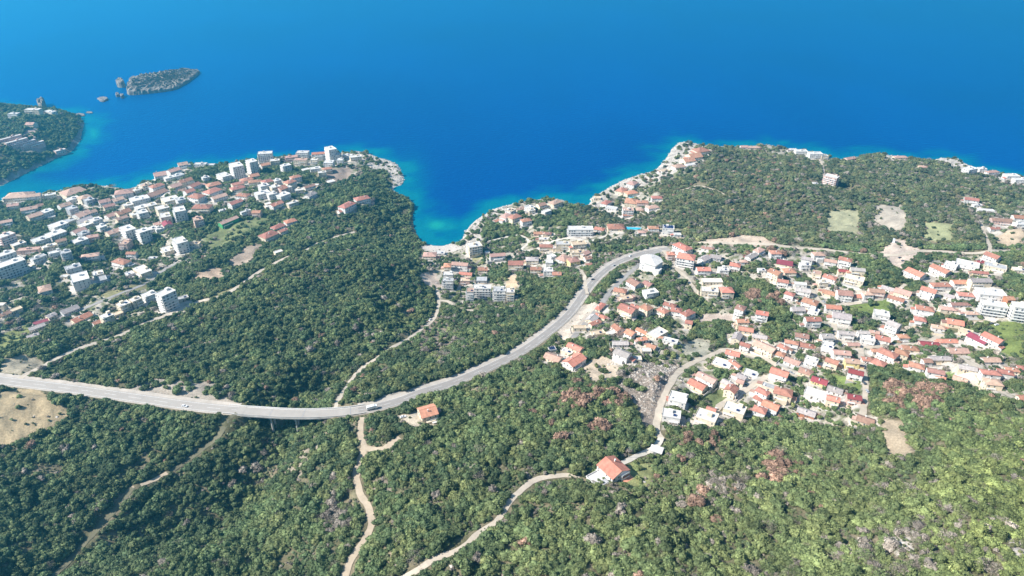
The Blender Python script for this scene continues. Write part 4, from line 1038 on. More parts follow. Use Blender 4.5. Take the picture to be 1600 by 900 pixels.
# labels: look first, then the landmark each house stands by ------------
LM = [(20,312,'on the far left shore'),(75,335,'left of the shore gardens'),(45,390,'above the big terraced hotel'),(15,430,'at the left picture edge'),(115,310,'by the left seafront promenade'),(110,350,'below the seafront promenade'),(100,390,'in the left pine gardens'),(150,330,'in the middle of the left town'),(190,310,'on the left harbour front'),(135,365,'left of the long white block'),(190,350,'around the long white block'),(225,300,'behind the left waterfront corner'),(265,275,'on the left waterfront corner'),(215,335,'beside the blue-shaded apartment towers'),(255,330,'around the blue-shaded apartment towers'),(300,290,'behind the shore pines'),(320,310,'in the left town pine belt'),(335,260,'along the left shore rocks'),(345,275,'around the twin white towers'),(365,300,'below the twin white towers'),(395,275,'between the twin towers and sea'),(370,335,'on the slope above the meadow'),(360,350,'by the green meadow'),(420,300,'on the terraces below the cape'),(440,270,'behind the cape apartments'),(470,245,'on the cape seafront'),(515,245,'around the tall cape tower'),(550,245,'on the rocky cape point'),(500,262,'on the dry cape lawn'),(470,300,'on the cape terraces'),(430,320,'at the cape wood edge'),(440,345,'above the hillside road end'),(425,365,'at the top of the hillside road'),(540,315,'alone in the cape wood'),
(60,455,'below the terraced hotel'),(120,440,'beside the white house with courtyard'),(150,400,'right of the left pine gardens'),(205,405,'above the old road'),(235,425,'on the old road bend'),(280,380,'at the big white stepped building'),(255,465,'at the seven-storey white hotel'),(195,475,'in the row below the old road'),(155,490,'at the row end above the hillside road'),(110,485,'above the hillside road wood'),(60,500,'on the grassy far left slope'),(10,480,'on the low left edge'),(50,525,'at the lawn above the viaduct road'),
(675,398,'beside the pebble beach'),(740,385,'on the beach headland'),(700,415,'in the cove hamlet'),(705,435,'in the lower cove hamlet'),(745,425,'behind the pebble beach'),(780,395,'on the lane above the beach'),(750,465,'among the balcony blocks in the cove wood'),(800,335,'on the rocks above the cove'),(855,320,'on the low point above the cove'),(845,370,'on the cove lane'),(805,412,'on the wooded slope above the balcony blocks'),(860,425,'in the row above the wooded slope'),(905,360,'at the arcaded white hotel'),(890,385,'below the arcaded white hotel'),(905,405,'beside the link lane'),(960,355,'beside the long blue pool'),(1030,360,'on the ridge right of the pool'),(935,315,'at the end of the villa point'),(955,330,'at the foot of the villa point'),(985,310,'in the villa cluster'),(1020,315,'at the villa cluster edge'),(985,290,'on the villa shore'),(1060,262,'on the mid villa shore'),(1085,245,'on the rocky northern tip'),
(1065,395,'around the tall orange-roofed block'),(1105,385,'along the upper road bank'),(1110,420,'beside the stone terrace walls'),(1130,455,'on the stone terrace walls'),(1170,400,'below the upper road clearing'),(1215,400,'below the upper road cypress'),(1225,425,'on the lane of pink roofs'),(1165,415,'in the gardens below the clearing'),(1285,405,'below the pine belt'),(1300,425,'in the hillside gardens'),(1340,420,'at the dark wood corner'),(1260,450,'above the town centre'),(1330,455,'above the green meadow lane'),(1375,455,'on the green meadow lane'),(1250,480,'at the town centre lane'),(1320,480,'at the green garden meadow'),(1265,500,'around the big red-roofed house'),(1385,500,'above the straight town lane'),
(1435,430,'below the dusty parking ground'),(1475,425,'left of the white terraced complex'),(1520,415,'behind the upper road junction'),(1560,405,'at the upper road junction'),(1590,422,'at the right edge under the road'),(1530,445,'behind the big white complex'),(1470,450,'in the upper east quarter'),(1455,480,'on the east slope gardens'),(1550,470,'in the big white complex'),(1595,480,'at the far right apartment edge'),(1490,505,'among the east town trees'),
(985,445,'below the service road'),(1020,440,'below the round white hall'),(940,490,'beside the road bend yard'),(980,485,'in the quarry lane quarter'),(1020,480,'above the sandy yards'),(1050,490,'right of the sandy yards'),(970,520,'in the middle of the lower quarter'),(1010,520,'beside the long orange sheds'),(1045,525,'at the stone rubble edge'),(975,555,'above the cleared field'),(1010,550,'at the cleared rubble field'),(895,550,'beside the main road bend'),(870,560,'at the white yard by the road'),
(1155,510,'at the top of the village steps'),(1190,490,'above the village wood'),(1145,555,'at the village lane top'),(1195,545,'along the village lane'),(1215,535,'at the upper village lane'),(1100,595,'inside the village lane loop'),(1140,605,'below the village lane loop'),(1165,590,'at the lane fork'),(1215,590,'at the lane corner'),(1200,620,'at the lower lane end'),(1060,640,'beside the lane rubble field'),(1105,655,'on the village wood edge'),(1150,640,'at the bottom of lower lane'),(1230,555,'below the town centre'),(1260,535,'around the modern white villa'),(1275,570,'on the middle village terrace'),(1285,600,'above the dark wood edge'),(1280,630,'at the dark wood edge'),(1300,560,'at the lane side meadow'),(1335,580,'above the brown oaks'),(1340,615,'by the east lane end'),(1320,520,'by the middle lane'),(1360,520,'along the straight town lane'),(1360,560,'at the brown oak wood'),(1400,545,'in the orange-roofed row'),(1440,575,'at the east lawns'),(1455,540,'beside the maroon-roofed barn'),(1500,535,'right of the maroon-roofed barn'),(1540,530,'by the crimson metal roof'),(1490,570,'in the grey-roofed quarter'),(1520,590,'at the small bright lawn'),(1555,590,'by the far lane end'),(1580,575,'at the lower right town edge'),(1550,560,'in the lower east quarter'),
(1170,230,'on the north shore rocks'),(1250,238,'on the north cliff villas'),(1300,280,'alone in the north wood'),(1330,246,'on the north cliff edge'),(1405,245,'on the pink cliff rocks'),(1440,262,'deep in the north wood'),(1520,265,'on the east shore'),(1550,268,'at the east shore bend'),(1590,275,'at the far east shore'),(1525,315,'in the east wood clearing'),(1570,345,'in the north-east hamlet'),(1595,342,'at the right edge hamlet'),(1550,362,'at the north lane corner'),(60,175,'on the island-side headland top'),(35,215,'on the headland terraces'),(95,238,'on the headland shore')]
RC = {'o': 'orange', 'r': 'red', 'p': 'faded pink', 'b': 'brown', 'm': 'maroon', 'g': 'grey', 'w': 'white', 's': 'solar-panelled', 'B': 'tan'}
WC = {'w': 'white', 'c': 'cream', 'p': 'pink', 'y': 'yellow', 'g': 'grey', 'n': 'green-walled', 'r': 'bare brick'}
for i_, h in enumerate(HS):
    if h['z'] in 'LMNO' and h['rt']+h['rc'] == 'gg' and i_ % 3 == 0: h['rc'] = 'pb'[i_ % 2]
    if h['wl'] == 'w' and hash2(np.array([i_]), np.array([3]), 5)[0] < (0.34 if h['px'] < 620 else 0.22) and h['fl'] < 5: h['wl'] = 'c'
    if h['px'] < 560 and h['py'] < 400 and h['fl'] == 1 and h['w'] > 12 and h['rt'] != 's': h['fl'] += 1
    h['lm'] = min(LM, key=lambda q: (q[0]-h['px'])**2+(1.5*(q[1]-h['py']))**2)[2]; ar = h['W']*h['D']
    if h['fl'] >= 4: h['nm'], h['cat'], nn = 'apartment_block', 'apartment block', 'block'
    elif ar < 62 and h['fl'] == 1: h['nm'], h['cat'], nn = 'shed', 'shed', 'shed'
    elif h['rt'] == 'f': h['nm'], h['cat'], nn = 'flat_roofed_house', 'flat-roofed house', 'house'
    else: h['nm'], h['cat'], nn = 'house', 'house', 'house'
    rcn = {'g': 'grey', 'b': 'tan'}.get(h['rc'], RC[h['rc']]) if h['rt'] == 'f' else RC[h['rc']]
    sz = {1: 'low', 2: 'two-storey', 3: 'three-storey'}.get(h['fl'], '%s-storey' % {4: 'four', 5: 'five', 6: 'six', 7: 'seven', 8: 'eight', 9: 'nine'}.get(h['fl'], 'tall'))
    h['desc'] = '%s %s %s with %s %s roof' % (sz, WC[h['wl']], nn, rcn, WST[h['rt']]) if h['rt'] != 'f' else '%s %s %s with flat %s roof' % (sz, WC[h['wl']], nn, rcn)
from collections import defaultdict
GRP = defaultdict(list)
for h in HS: GRP[(h['lm'], h['desc'])].append(h)
ORDN = ['leftmost', 'second from left', 'third from left', 'fourth from left', 'fifth from left', 'sixth from left', 'seventh from left']
for (lm, ds), g in GRP.items():
    if len(g) == 1: g[0]['label'] = ds+' '+lm; continue
    big = sorted(g, key=lambda h: -h['W']*h['D'])
    if len(g) == 2 and big[0]['W']*big[0]['D'] > 1.45*big[1]['W']*big[1]['D']: big[0]['label'] = 'larger '+ds+' '+lm; big[1]['label'] = 'smaller '+ds+' '+lm; continue
    if len(g) == 2 and abs(g[0]['py']-g[1]['py'])*1.5 > abs(g[0]['px']-g[1]['px']):
        q = sorted(g, key=lambda h: h['py']); q[0]['label'] = 'farther '+ds+' '+lm; q[1]['label'] = 'nearer '+ds+' '+lm; continue
    for i, h in enumerate(sorted(g, key=lambda h: h['px'])): h['label'] = ORDN[i]+' '+ds+' '+lm
def clip16(s):
    w_ = s.split()
    if len(w_) > 16: w_ = [q for q in w_ if q not in ('with',)]
    if len(w_) > 16: w_ = [q for q in w_ if q not in ('the',)]
    return ' '.join(w_[:16])
GN_ = {'house': 'tiled houses of the coastal towns', 'flat_roofed_house': 'flat-roofed houses of the coastal towns', 'apartment_block': 'apartment blocks of the coastal towns', 'shed': 'small sheds and outbuildings'}
for i, h in enumerate(HS): house(h, clip16(h['label']), h['nm'], h['cat'], GN_[h['nm']], seed=i+5)
# ------------------------------------------------------------------ special buildings
def at(px, py, up=0.0): return hit(px, py, up)[0]
# round white hall beside the main road
p = at(1017, 405, 13); th_ = thing('round_hall', 'tall round white hall with shallow conical roof beside the main road end', 'hall', tuple(p), math.radians(-35))
R_ = 12.0; mb = MB(); N_ = 28; A0 = math.radians(0)
pts = [(R_*math.cos(t), R_*math.sin(t)) for t in np.linspace(math.radians(20), math.radians(270), N_)]; pts += [(11, -12), (13, 4)]; nP = len(pts)
mb.poly([(q[0], q[1], -8) for q in pts]+[(q[0], q[1], 12.5) for q in pts], [(i, (i+1) % nP, nP+(i+1) % nP, nP+i) for i in range(nP)]+[tuple(range(nP, 2*nP))]); mb.obj('wall', WALL['w'], th_)
mb = MB(); o = [(q[0]*1.07, q[1]*1.07) for q in pts]
mb.poly([(q[0], q[1], 12.51) for q in o]+[(q[0], q[1], 12.9) for q in o]+[(1, -1, 15.2)], [(i, (i+1) % nP, nP+(i+1) % nP, nP+i) for i in range(nP)]+[(nP+i, nP+(i+1) % nP, 2*nP) for i in range(nP)]+[tuple(range(nP-1, -1, -1))]); rf = mb.obj('roof', ROOF['w'], th_)
mb = MB()
for t in np.linspace(math.radians(30), math.radians(262), 16): mb.tube((R_*1.07*math.cos(t), R_*1.07*math.sin(t), 12.95), (1, -1, 15.26), 0.12, 0.06, 4)
mb.obj('roof_seam', TRIM, rf)
mb = MB(); mb.box(9, 17, -15, -6, -8, 8.5); mb.obj('annex', WALL['w'], th_); mb = MB(); mb.box(8.8, 17.2, -15.2, -5.8, 8.503, 8.8); mb.obj('annex_roof', ROOF['w'], th_)
mb = MB()
for f in range(3):
    for t in np.linspace(math.radians(60), math.radians(250), 9):
        c = Vector((math.cos(t), math.sin(t))); s = Vector((-c.y, c.x)); q = c*(R_+0.02); z0 = f*3.6+0.8
        P = [(q.x-s.x*.8, q.y-s.y*.8), (q.x+s.x*.8, q.y+s.y*.8)]; mb.poly([(P[0][0], P[0][1], z0), (P[1][0], P[1][1], z0), (P[1][0], P[1][1], z0+1.6), (P[0][0], P[0][1], z0+1.6)]+[(P[0][0]+c.x*.08, P[0][1]+c.y*.08, z0), (P[1][0]+c.x*.08, P[1][1]+c.y*.08, z0), (P[1][0]+c.x*.08, P[1][1]+c.y*.08, z0+1.6), (P[0][0]+c.x*.08, P[0][1]+c.y*.08, z0+1.6)], [(4, 5, 6, 7), (0, 1, 5, 4), (2, 3, 7, 6), (1, 2, 6, 5), (3, 0, 4, 7)])
mb.obj('windows', GLASS, th_, 'stuff')
SPECIAL = [(float(p[0]), float(p[1]), 17.0)]
# house A: by the main road beyond the viaduct ; house B: alone in the lower wood, with a flat-roofed white annex
def villa(px, py, W, D, fl, an, label, wl, rc, extra):
    p = at(px, py, fl*3+1.5); h = dict(x=p[0], y=p[1], h=p[2], W=W, D=D, fl=fl, rt='g', rc=rc, wl=wl, an=an, lo=p[2]-4, px=px, py=py)
    t = house(h, label, 'house', 'house', 'detached houses in the lower scrub', seed=int(px)); SPECIAL.append((float(p[0]), float(p[1]), 0.5*math.hypot(W, D))); extra(t, W/2, D/2, fl*3+0.2); return t
def exA(t, a, b, H):
    q = MB(); q.box(-a-9, -a-0.01, -b-1, b, -2.5, 0.12); q.obj('paved_yard', CONC, t)
    for i in range(3):
        w_ = MB(); w_.box(-a-0.10, -a-0.004, -b*0.6+i*b*0.5, -b*0.6+i*b*0.5+1.1, 3.9, 5.3); w_.obj('shutter', WOODM, t)
    q = MB(); q.box(a*0.1, a+2.2, -b-4.0, -b-0.01, -3, 2.4); q.obj('porch', WALL['c'], t); q = MB(); q.box(a*0.05, a+2.5, -b-4.3, -b-0.012, 2.403, 2.6); q.obj('porch_roof', ROOF['w'], t)
    for lx, ly, rr in ((-a-5, 0, 5.5), (0, -b-3, 5)): SPECIAL.append((t.location.x+lx*math.cos(t.rotation_euler.z)-ly*math.sin(t.rotation_euler.z), t.location.y+lx*math.sin(t.rotation_euler.z)+ly*math.cos(t.rotation_euler.z), rr))
villa(668, 640, 12.0, 12.0, 2, 24, 'cream house with bright orange gabled roof between main road and scrub', 'c', 'o', exA)
def exB(t, a, b, H):
    q = MB(); q.box(-a+2.0, a-0.5, -b-10, -b-0.02, -6, 3.2); q.obj('annex', WALL['w'], t); q = MB(); q.box(-a+1.7, a-0.2, -b-10.3, -b-0.03, 3.203, 3.45); rf = q.obj('annex_roof', ROOF['w'], t)
    for x0, x1, y0, y1 in ((-a+1.7, a-0.2, -b-10.3, -b-10.0), (-a+1.7, -a+2.0, -b-10.0, -b-0.05), (a-0.5, a-0.2, -b-10.0, -b-0.05)): q = MB(); q.box(x0, x1, y0, y1, 3.453, 4.2); q.obj('parapet', WALL['w'], rf)
    q = MB(); q.box(a-0.48, a+4.5, -b-8.5, -b+1.5, -7, -0.2); q.obj('terrace', WALL['w'], t); q = MB(); q.box(a-0.47, a+4.8, -b-8.8, -b+1.7, -0.197, 0.05); q.obj('terrace_floor', ROOF['w'], t)
    q = MB(); q.box(a-4.2, a-0.6, -b-6.5, -b-2.0, 3.5, 4.6); q.obj('roof_arch', ROOF['G'], rf)
    q = MB(); q.box(-a+2, a+2, -b-14.5, -b-10.02, -7, -0.7); q.obj('side_yard', CONC, t)
    for s in (0, 1):
        q = MB(); q.box(a+0.01, a+1.9, -b*0.1, b*0.8, s*3+2.9, s*3+3.1); q.box(a+1.8, a+1.9, -b*0.1, b*0.8, s*3+3.103, s*3+4.0); q.box(a+1.6, a+1.8, -b*0.1, -b*0.05, s*3, s*3+2.9); q.obj('balcony', TRIM, t)
    c = t.matrix_basis.to_euler().z; 
    for lx, ly, rr in ((0, -b-5, 7.5), (a+3, -b-3, 6.0), (0, -b-12, 5.5), (a+4, 0, 4)): SPECIAL.append((t.location.x+lx*math.cos(t.rotation_euler.z)-ly*math.sin(t.rotation_euler.z), t.location.y+lx*math.sin(t.rotation_euler.z)+ly*math.cos(t.rotation_euler.z), rr))
villa(958.5, 728, 14.5, 14.0, 2, -56, 'white hillside house with broad salmon gabled roof and flat white annex', 'w', 'o', exB)
# small garage by the drive
p = at(1026, 702, 2.5); t = thing('garage', 'small white flat garage beside the concrete drive in the wood', 'garage', tuple(p), math.radians(-25)); q = MB(); q.box(-4, 4, -3, 3, -3, 2.6); q.obj('wall', WALL['w'], t); q = MB(); q.box(-4.3, 4.3, -3.3, 3.3, 2.603, 2.8); q.obj('roof', ROOF['w'], t); q = MB(); q.box(-1.4, 1.4, -3.08, -3.003, 0, 2.2); q.obj('door', METAL, t); SPECIAL.append((p[0], p[1], 5))
# pools and the green pool cover
def slab(name, label, cat, px, py, W, D, an, mt, rim):
    p = at(px, py, 0.6); t = thing(name, label, cat, tuple(p), math.radians(an)); q = MB(); q.box(-W/2-1.2, W/2+1.2, -D/2-1.2, D/2+1.2, -3, 0.5); q.obj('deck', rim, t); q = MB(); q.box(-W/2, W/2, -D/2, D/2, 0.503, 0.56); q.obj('water', mt, t)
    for x0, x1, y0, y1 in ((-W/2-.3, W/2+.3, -D/2-.3, -D/2-.01), (-W/2-.3, W/2+.3, D/2+.01, D/2+.3), (-W/2-.3, -W/2-.01, -D/2, D/2), (W/2+.01, W/2+.3, -D/2, D/2)): q = MB(); q.box(x0, x1, y0, y1, 0.504, 0.68); q.obj('coping', TRIM, t)
    SPECIAL.append((p[0], p[1], 0.5*math.hypot(W, D))); return t
slab('swimming_pool', 'long pale blue swimming pool between the wide orange roof and ridge houses', 'swimming pool', 992, 358, 24, 12, -6, POOLM, CONC)
slab('swimming_pool', 'small turquoise pool on the shore terrace left of the long cabin roof', 'swimming pool', 986, 308, 8, 5, 20, POOLM, CONC)
# grey water tanks etc. removed from table; terrace walls of the stone garden
# ------------------------------------------------------------------ vehicles
def car_parts(kind, colour):
    """one car as meshes; x is forward"""
    P = []; pm = CARC[colour]
    if kind == 'car':
        prof = [(-2.15, .35), (-2.2, .8), (-2.0, .98), (-1.55, 1.02), (0.85, .98), (1.7, .86), (2.15, .68), (2.2, .35)]; cab = [(-1.75, 1.0), (-1.25, 1.42), (0.15, 1.46), (0.95, .98)]; wd = .88
        m = MB(); n = len(prof); m.poly([(x, -wd, z) for x, z in prof]+[(x, wd, z) for x, z in prof], [tuple(range(n)), tuple(range(2*n-1, n-1, -1))]+[(i, n+i, n+(i+1) % n, (i+1) % n) for i in range(n)]); P.append(('body', m, pm))
        m = MB(); n = 4; m.poly([(x, -wd*.86 if z < 1.1 else -wd*.7, z) for x, z in cab]+[(x, wd*.86 if z < 1.1 else wd*.7, z) for x, z in cab], [tuple(range(n)), tuple(range(2*n-1, n-1, -1))]+[(i, n+i, n+(i+1) % n, (i+1) % n) for i in range(n)]); P.append(('cabin_glass', m, GLASS))
        m = MB(); m.box(-1.2, 0.12, -wd*.66, wd*.66, 1.463, 1.50); P.append(('roof', m, pm)); wl = (-1.35, 1.35); r = .33
        for s in (-1, 1): m = MB(); m.box(2.16, 2.23, s*.6-.16, s*.6+.16, .6, .74); P.append(('headlight', m, LIGHTG))
    elif kind == 'truck':
        m = MB(); m.box(-4.2, 1.9, -1.22, 1.22, 1.0, 3.3); P.append(('cargo_box', m, pm)); m = MB(); m.poly([(2.05, -1.15, .5), (4.0, -1.15, .5), (4.0, -1.15, 1.6), (3.7, -1.15, 2.6), (2.05, -1.15, 2.7), (2.05, 1.15, .5), (4.0, 1.15, .5), (4.0, 1.15, 1.6), (3.7, 1.15, 2.6), (2.05, 1.15, 2.7)], [(0, 1, 2, 3, 4), (9, 8, 7, 6, 5), (0, 5, 6, 1), (1, 6, 7, 2), (2, 7, 8, 3), (3, 8, 9, 4), (4, 9, 5, 0)]); P.append(('cab', m, pm))
        m = MB(); m.poly([(4.02, -1.0, 1.62), (4.02, 1.0, 1.62), (3.76, 1.0, 2.5), (3.76, -1.0, 2.5)], [(0, 1, 2, 3)]); P.append(('windscreen', m, GLASS)); m = MB(); m.box(-4.1, 3.8, -.9, .9, .45, .98); P.append(('chassis', m, TYRE)); wl = (-3.0, 3.0); r = .48
        for s in (-1, 1): m = MB(); m.box(4.0, 4.06, s*.85-.18, s*.85+.18, .75, .95); P.append(('headlight', m, LIGHTG))
    elif kind == 'bus':
        m = MB(); m.box(-4.8, 4.8, -1.22, 1.22, .45, 2.9); P.append(('body', m, pm)); m = MB(); m.box(-4.5, 4.6, -1.25, 1.25, 1.5, 2.4); P.append(('side_glass', m, GLASS)); wl = (-3.0, 3.1); r = .5; m = MB(); m.box(-2, 1, -.7, .7, 2.903, 3.15); P.append(('roof_unit', m, CARC['silver']))
    for wx in wl:
        for s in (-1, 1):
            m = MB(); yy = s*(.86 if kind == 'car' else 1.1); n = 10; q = [(wx+r*math.cos(2*math.pi*k/n), yy-s*.22, r+r*math.sin(2*math.pi*k/n)) for k in range(n)]+[(wx+r*math.cos(2*math.pi*k/n), yy+s*.04, r+r*math.sin(2*math.pi*k/n)) for k in range(n)]
            m.poly(q, [(k, (k+1) % n, n+(k+1) % n, n+k) for k in range(n)]+[tuple(range(n, 2*n))]); P.append(('wheel', m, TYRE))
    return [(nm, mm_.mesh(nm, mt)) for nm, mm_, mt in P]
CACHE = {}
def vehicle(kind, colour, px, py, an, label, up=0.3):
    if (kind, colour) not in CACHE: CACHE[(kind, colour)] = car_parts(kind, colour)
    p = at(px, py, up); 
    t = thing({'car': 'parked_car', 'truck': 'box_truck', 'bus': 'coach'}[kind], label, {'car': 'car', 'truck': 'truck', 'bus': 'coach'}[kind], (p[0], p[1], p[2]+up-0.02), math.radians(an), 'vehicles on and beside the roads')
    for nm, me in CACHE[(kind, colour)]: link(nm, me, t)
def on_main(px, side):
    i = int(np.argmin(abs(mpx-px))); T = MAINL[min(i+1, len(MAINL)-1)]-MAINL[i-1]; T /= np.linalg.norm(T[:2]); q = MAINL[i]+np.array([-T[1], T[0], 0])*side; return q, math.degrees(math.atan2(T[1], T[0]))
for kind, col_, px_v, side, lab, flip in [('truck', 'white', 582, -1.8, 'white box truck driving just right of the viaduct end', 0), ('car', 'white', 294, -2.0, 'white car on the main road left of the viaduct', 0), ('car', 'dark', 892, 6.3, 'dark car stopped on the gravel verge of the rising main road', 0), ('car', 'silver', 958, -1.8, 'silver car on the main road below the round hall', 0), ('car', 'white', 985, 1.8, 'white car near the top of the main road bend', 180)]:
    if (kind, col_) not in CACHE: CACHE[(kind, col_)] = car_parts(kind, col_)
    q, an = on_main(px_v, side); t = thing('box_truck' if kind == 'truck' else 'car', lab, kind, (q[0], q[1], q[2]+0.19 if abs(side) < 5 else q[2]+0.12), math.radians(an+flip), 'vehicles on and beside the roads')
    for nm, me in CACHE[(kind, col_)]: link(nm, me, t)
for v in [('car','dark',926,437,30,'dark car parked in the pull-in beside the link lane'),('car','dark',1406,403,10,'dark car at the top of the dusty parking ground'),('car','dark',1411,408,-10,'dark car second down on the dusty parking ground'),('car','red',1419,414,15,'small red car at the foot of the dusty parking ground'),('bus','white',1396,378,60,'white coach parked at the top edge of the dusty parking ground'),
  ('car','dark',913,416,10,'dark car under the arcaded white hotel, left of two'),('car','silver',921,416,0,'silver car under the arcaded white hotel, right of two'),('car','white',1271,617,60,'white car in the yard above the dark wood edge'),('car','dark',1277,617,60,'dark car in the yard above the dark wood edge'),('car','dark',1350,599,95,'dark car on the east lane between walls'),('car','white',1557,508,15,'white car on the pale yard under the white complex'),('car','dark',1550,506,15,'dark car on the pale yard under the white complex'),
  ('car','red',1257,630,40,'red car by the half-built brick house'),('car','blue',1212,650,30,'blue car in the shadow below the orange roofs'),('car','white',1118,640,50,'white car at the start of the lower lane'),('car','silver',1236,583,-40,'silver car near the lane corner'),('car','white',1320,540,5,'white car on the middle lane wall side'),('car','silver',1287,472,-60,'silver car on the town centre lane'),('car','dark',1292,482,-60,'dark car on the town centre lane'),('car','white',990,522,20,'white car between the orange sheds'),('car','blue',966,521,30,'blue car in the lower quarter yard'),
  ('car','white',630,652,20,'white car in the yard of the orange-roofed roadside house'),('car','white',672,500,70,'white car parked on the cove track'),('car','silver',836,500,30,'silver car at the wood edge yard'),('car','dark',866,541,20,'dark car at the white yard gate'),('car','white',310,401,20,'white car beside the stepped white building'),('car','white',130,470,25,'white car at the courtyard house'),('car','red',1165,402,10,'red car on the upper bank terrace'),('car','white',1063,445,-50,'white car on the lane below the orange block'),('car','silver',1355,612,90,'silver car by the east lane end')]: vehicle(*v)
# ------------------------------------------------------------------ utility poles
pm_ = MB(); pm_.cyl(0, 0, -1, 9.5, 0.16, 0.1, 6); PM = pm_.mesh('pole', CONC); ar = MB(); ar.box(-0.9, 0.9, -0.07, 0.07, 8.6, 8.75); AR = ar.mesh('cross_arm', METAL); ins = MB()
for q in (-.75, 0, .75): ins.cyl(q, 0, 8.753, 9.0, .07, .05, 6)
IN = ins.mesh('insulator', TRIM)
for px_v, py_v, lab in [(331,418,'pole at the top of the bare earth patch'),(304,430,'pole at the left of the bare earth patch'),(982,715,'pole beside the concrete drive'),(1148,450,'pole by the stone terrace walls'),(1147,520,'pole in the village steps'),(1458,390,'pole beside the upper road'),(1542,345,'pole at the north lane top'),(1508,388,'pole above the upper road junction'),(1340,400,'pole at the pine belt corner'),(1360,440,'pole in the dark wood corner'),(620,560,'pole in the cove track scrub'),(1562,440,'pole behind the white complex')]:
    p = at(px_v, py_v); t = thing('utility_pole', 'slim concrete utility '+lab, 'utility pole', tuple(p), math.radians(20), 'utility poles'); link('pole', PM, t); link('cross_arm', AR, t); link('insulator', IN, t, 'stuff')

# ------------------------------------------------------------------ foliage
def leafmat(name, src):
    m = bpy.data.materials.new(name); m.use_nodes = True; n = m.node_tree.nodes; l = m.node_tree.links; b = n['Principled BSDF']; b.inputs['Roughness'].default_value = 0.75; b.inputs['Specular IOR Level'].default_value = 0.2
    if src == 'inst': a = n.new('ShaderNodeAttribute'); a.attribute_type = 'INSTANCER'; a.attribute_name = 'tint'; c = a.outputs['Color']
    else: a = n.new('ShaderNodeObjectInfo'); c = a.outputs['Color']
    lf = n.new('ShaderNodeAttribute'); lf.attribute_name = 'leaf_value'; mx = n.new('ShaderNodeMix'); mx.data_type = 'RGBA'; mx.blend_type = 'MULTIPLY'; mx.inputs[0].default_value = 1
    l.new(c, mx.inputs[6]); l.new(lf.outputs['Color'], mx.inputs[7]); l.new(mx.outputs[2], b.inputs['Base Color']); return m
LI, LO = leafmat('leaves_mass', 'inst'), leafmat('leaves_single', 'obj')
def crown(seed, lobes, leaves, lsize, flat=0.75, bare=False):
    """crown of unit radius: displaced lobes wrapped in leaf clumps; returns verts, tris, per-vertex value"""
    r = np.random.RandomState(seed); V = []; F = []; C = []
    phi = (1+5**.5)/2; iv = np.array([(-1,phi,0),(1,phi,0),(-1,-phi,0),(1,-phi,0),(0,-1,phi),(0,1,phi),(0,-1,-phi),(0,1,-phi),(phi,0,-1),(phi,0,1),(-phi,0,-1),(-phi,0,1)])/math.hypot(1, phi)
    it = [(0,11,5),(0,5,1),(0,1,7),(0,7,10),(0,10,11),(1,5,9),(5,11,4),(11,10,2),(10,7,6),(7,1,8),(3,9,4),(3,4,2),(3,2,6),(3,6,8),(3,8,9),(4,9,5),(2,4,11),(6,2,10),(8,6,7),(9,8,1)]
    # one subdivision
    vs = [tuple(v) for v in iv]; mp_ = {}; tr = []
    def mid(a, b):
        k = (min(a, b), max(a, b))
        if k not in mp_: q = (np.array(vs[a])+np.array(vs[b]))/2; q /= np.linalg.norm(q); vs.append(tuple(q)); mp_[k] = len(vs)-1
        return mp_[k]
    for a, b, c in it: ab, bc, ca_ = mid(a, b), mid(b, c), mid(c, a); tr += [(a, ab, ca_), (b, bc, ab), (c, ca_, bc), (ab, bc, ca_)]
    vs = np.array(vs); L = []
    for i in range(lobes):
        an = r.rand()*6.28; rad = 0.78*math.sqrt(r.rand()) if i else 0; c = np.array([rad*math.cos(an), rad*math.sin(an), 0.55+0.45*r.rand()*(1-rad)]); s = (0.30+0.24*r.rand())*(1.25 if i == 0 else 1); L.append((c, s))
        if bare: continue
        v = vs*(1+0.8*(r.rand(len(vs), 1)-0.5)); v[:, 2] *= flat; o = len(V); V += list(v*s+c); F += [(a+o, b+o, d+o) for a, b, d in tr]; g = 0.6+0.65*r.rand(); C += [g]*len(vs)
    for i in range(leaves):
        c, s = L[r.randint(len(L))]; d = r.randn(3); d[2] = abs(d[2])*0.9-0.15; d /= np.linalg.norm(d); q = c+d*s*np.array([1, 1, flat])*(0.85+0.6*r.rand()); u = r.randn(3); u /= np.linalg.norm(u); w_ = np.cross(u, d+0.6*r.randn(3)); w_ /= np.linalg.norm(w_)+1e-6; z = lsize*(0.5+r.rand())
        if bare: u = d+0.4*r.randn(3); u /= np.linalg.norm(u); z *= 1.7; w_ = w_*0.26
        o = len(V); V += [q-u*z, q+u*z*0.6+w_*z, q+u*z*0.6-w_*z] if not bare else [q-u*z, q+w_*z, q+u*z]; F.append((o, o+1, o+2)); g = 0.45+1.2*r.rand(); C += [g]*3
    return np.array(V, float), np.array(F, int), np.array(C)
def crown_mesh(name, seed, mt, **k):
    V, F, C = crown(seed, **k); me = np_mesh(name, V, F); ca = me.color_attributes.new('leaf_value', 'FLOAT_COLOR', 'POINT'); ca.data.foreach_set('color', np.stack([C, C, C, np.ones_like(C)], 1).astype(np.float32).ravel()); me.materials.append(mt); return me
SPEC = [dict(lobes=7, leaves=520, lsize=0.085, flat=0.8), dict(lobes=9, leaves=600, lsize=0.08, flat=0.7), dict(lobes=5, leaves=420, lsize=0.095, flat=0.9), dict(lobes=11, leaves=640, lsize=0.075, flat=0.7), dict(lobes=6, leaves=480, lsize=0.09, flat=0.75), dict(lobes=4, leaves=380, lsize=0.10, flat=0.85), dict(lobes=9, leaves=620, lsize=0.06, flat=0.8, bare=True)]
protos = bpy.data.collections.new('shrub_kinds'); PRO = []
for i, sp in enumerate(SPEC):
    o = bpy.data.objects.new('shrub_kind_%d' % i, crown_mesh('shrub_%d' % i, 50+i, LI, **sp)); protos.objects.link(o); PRO.append(o)
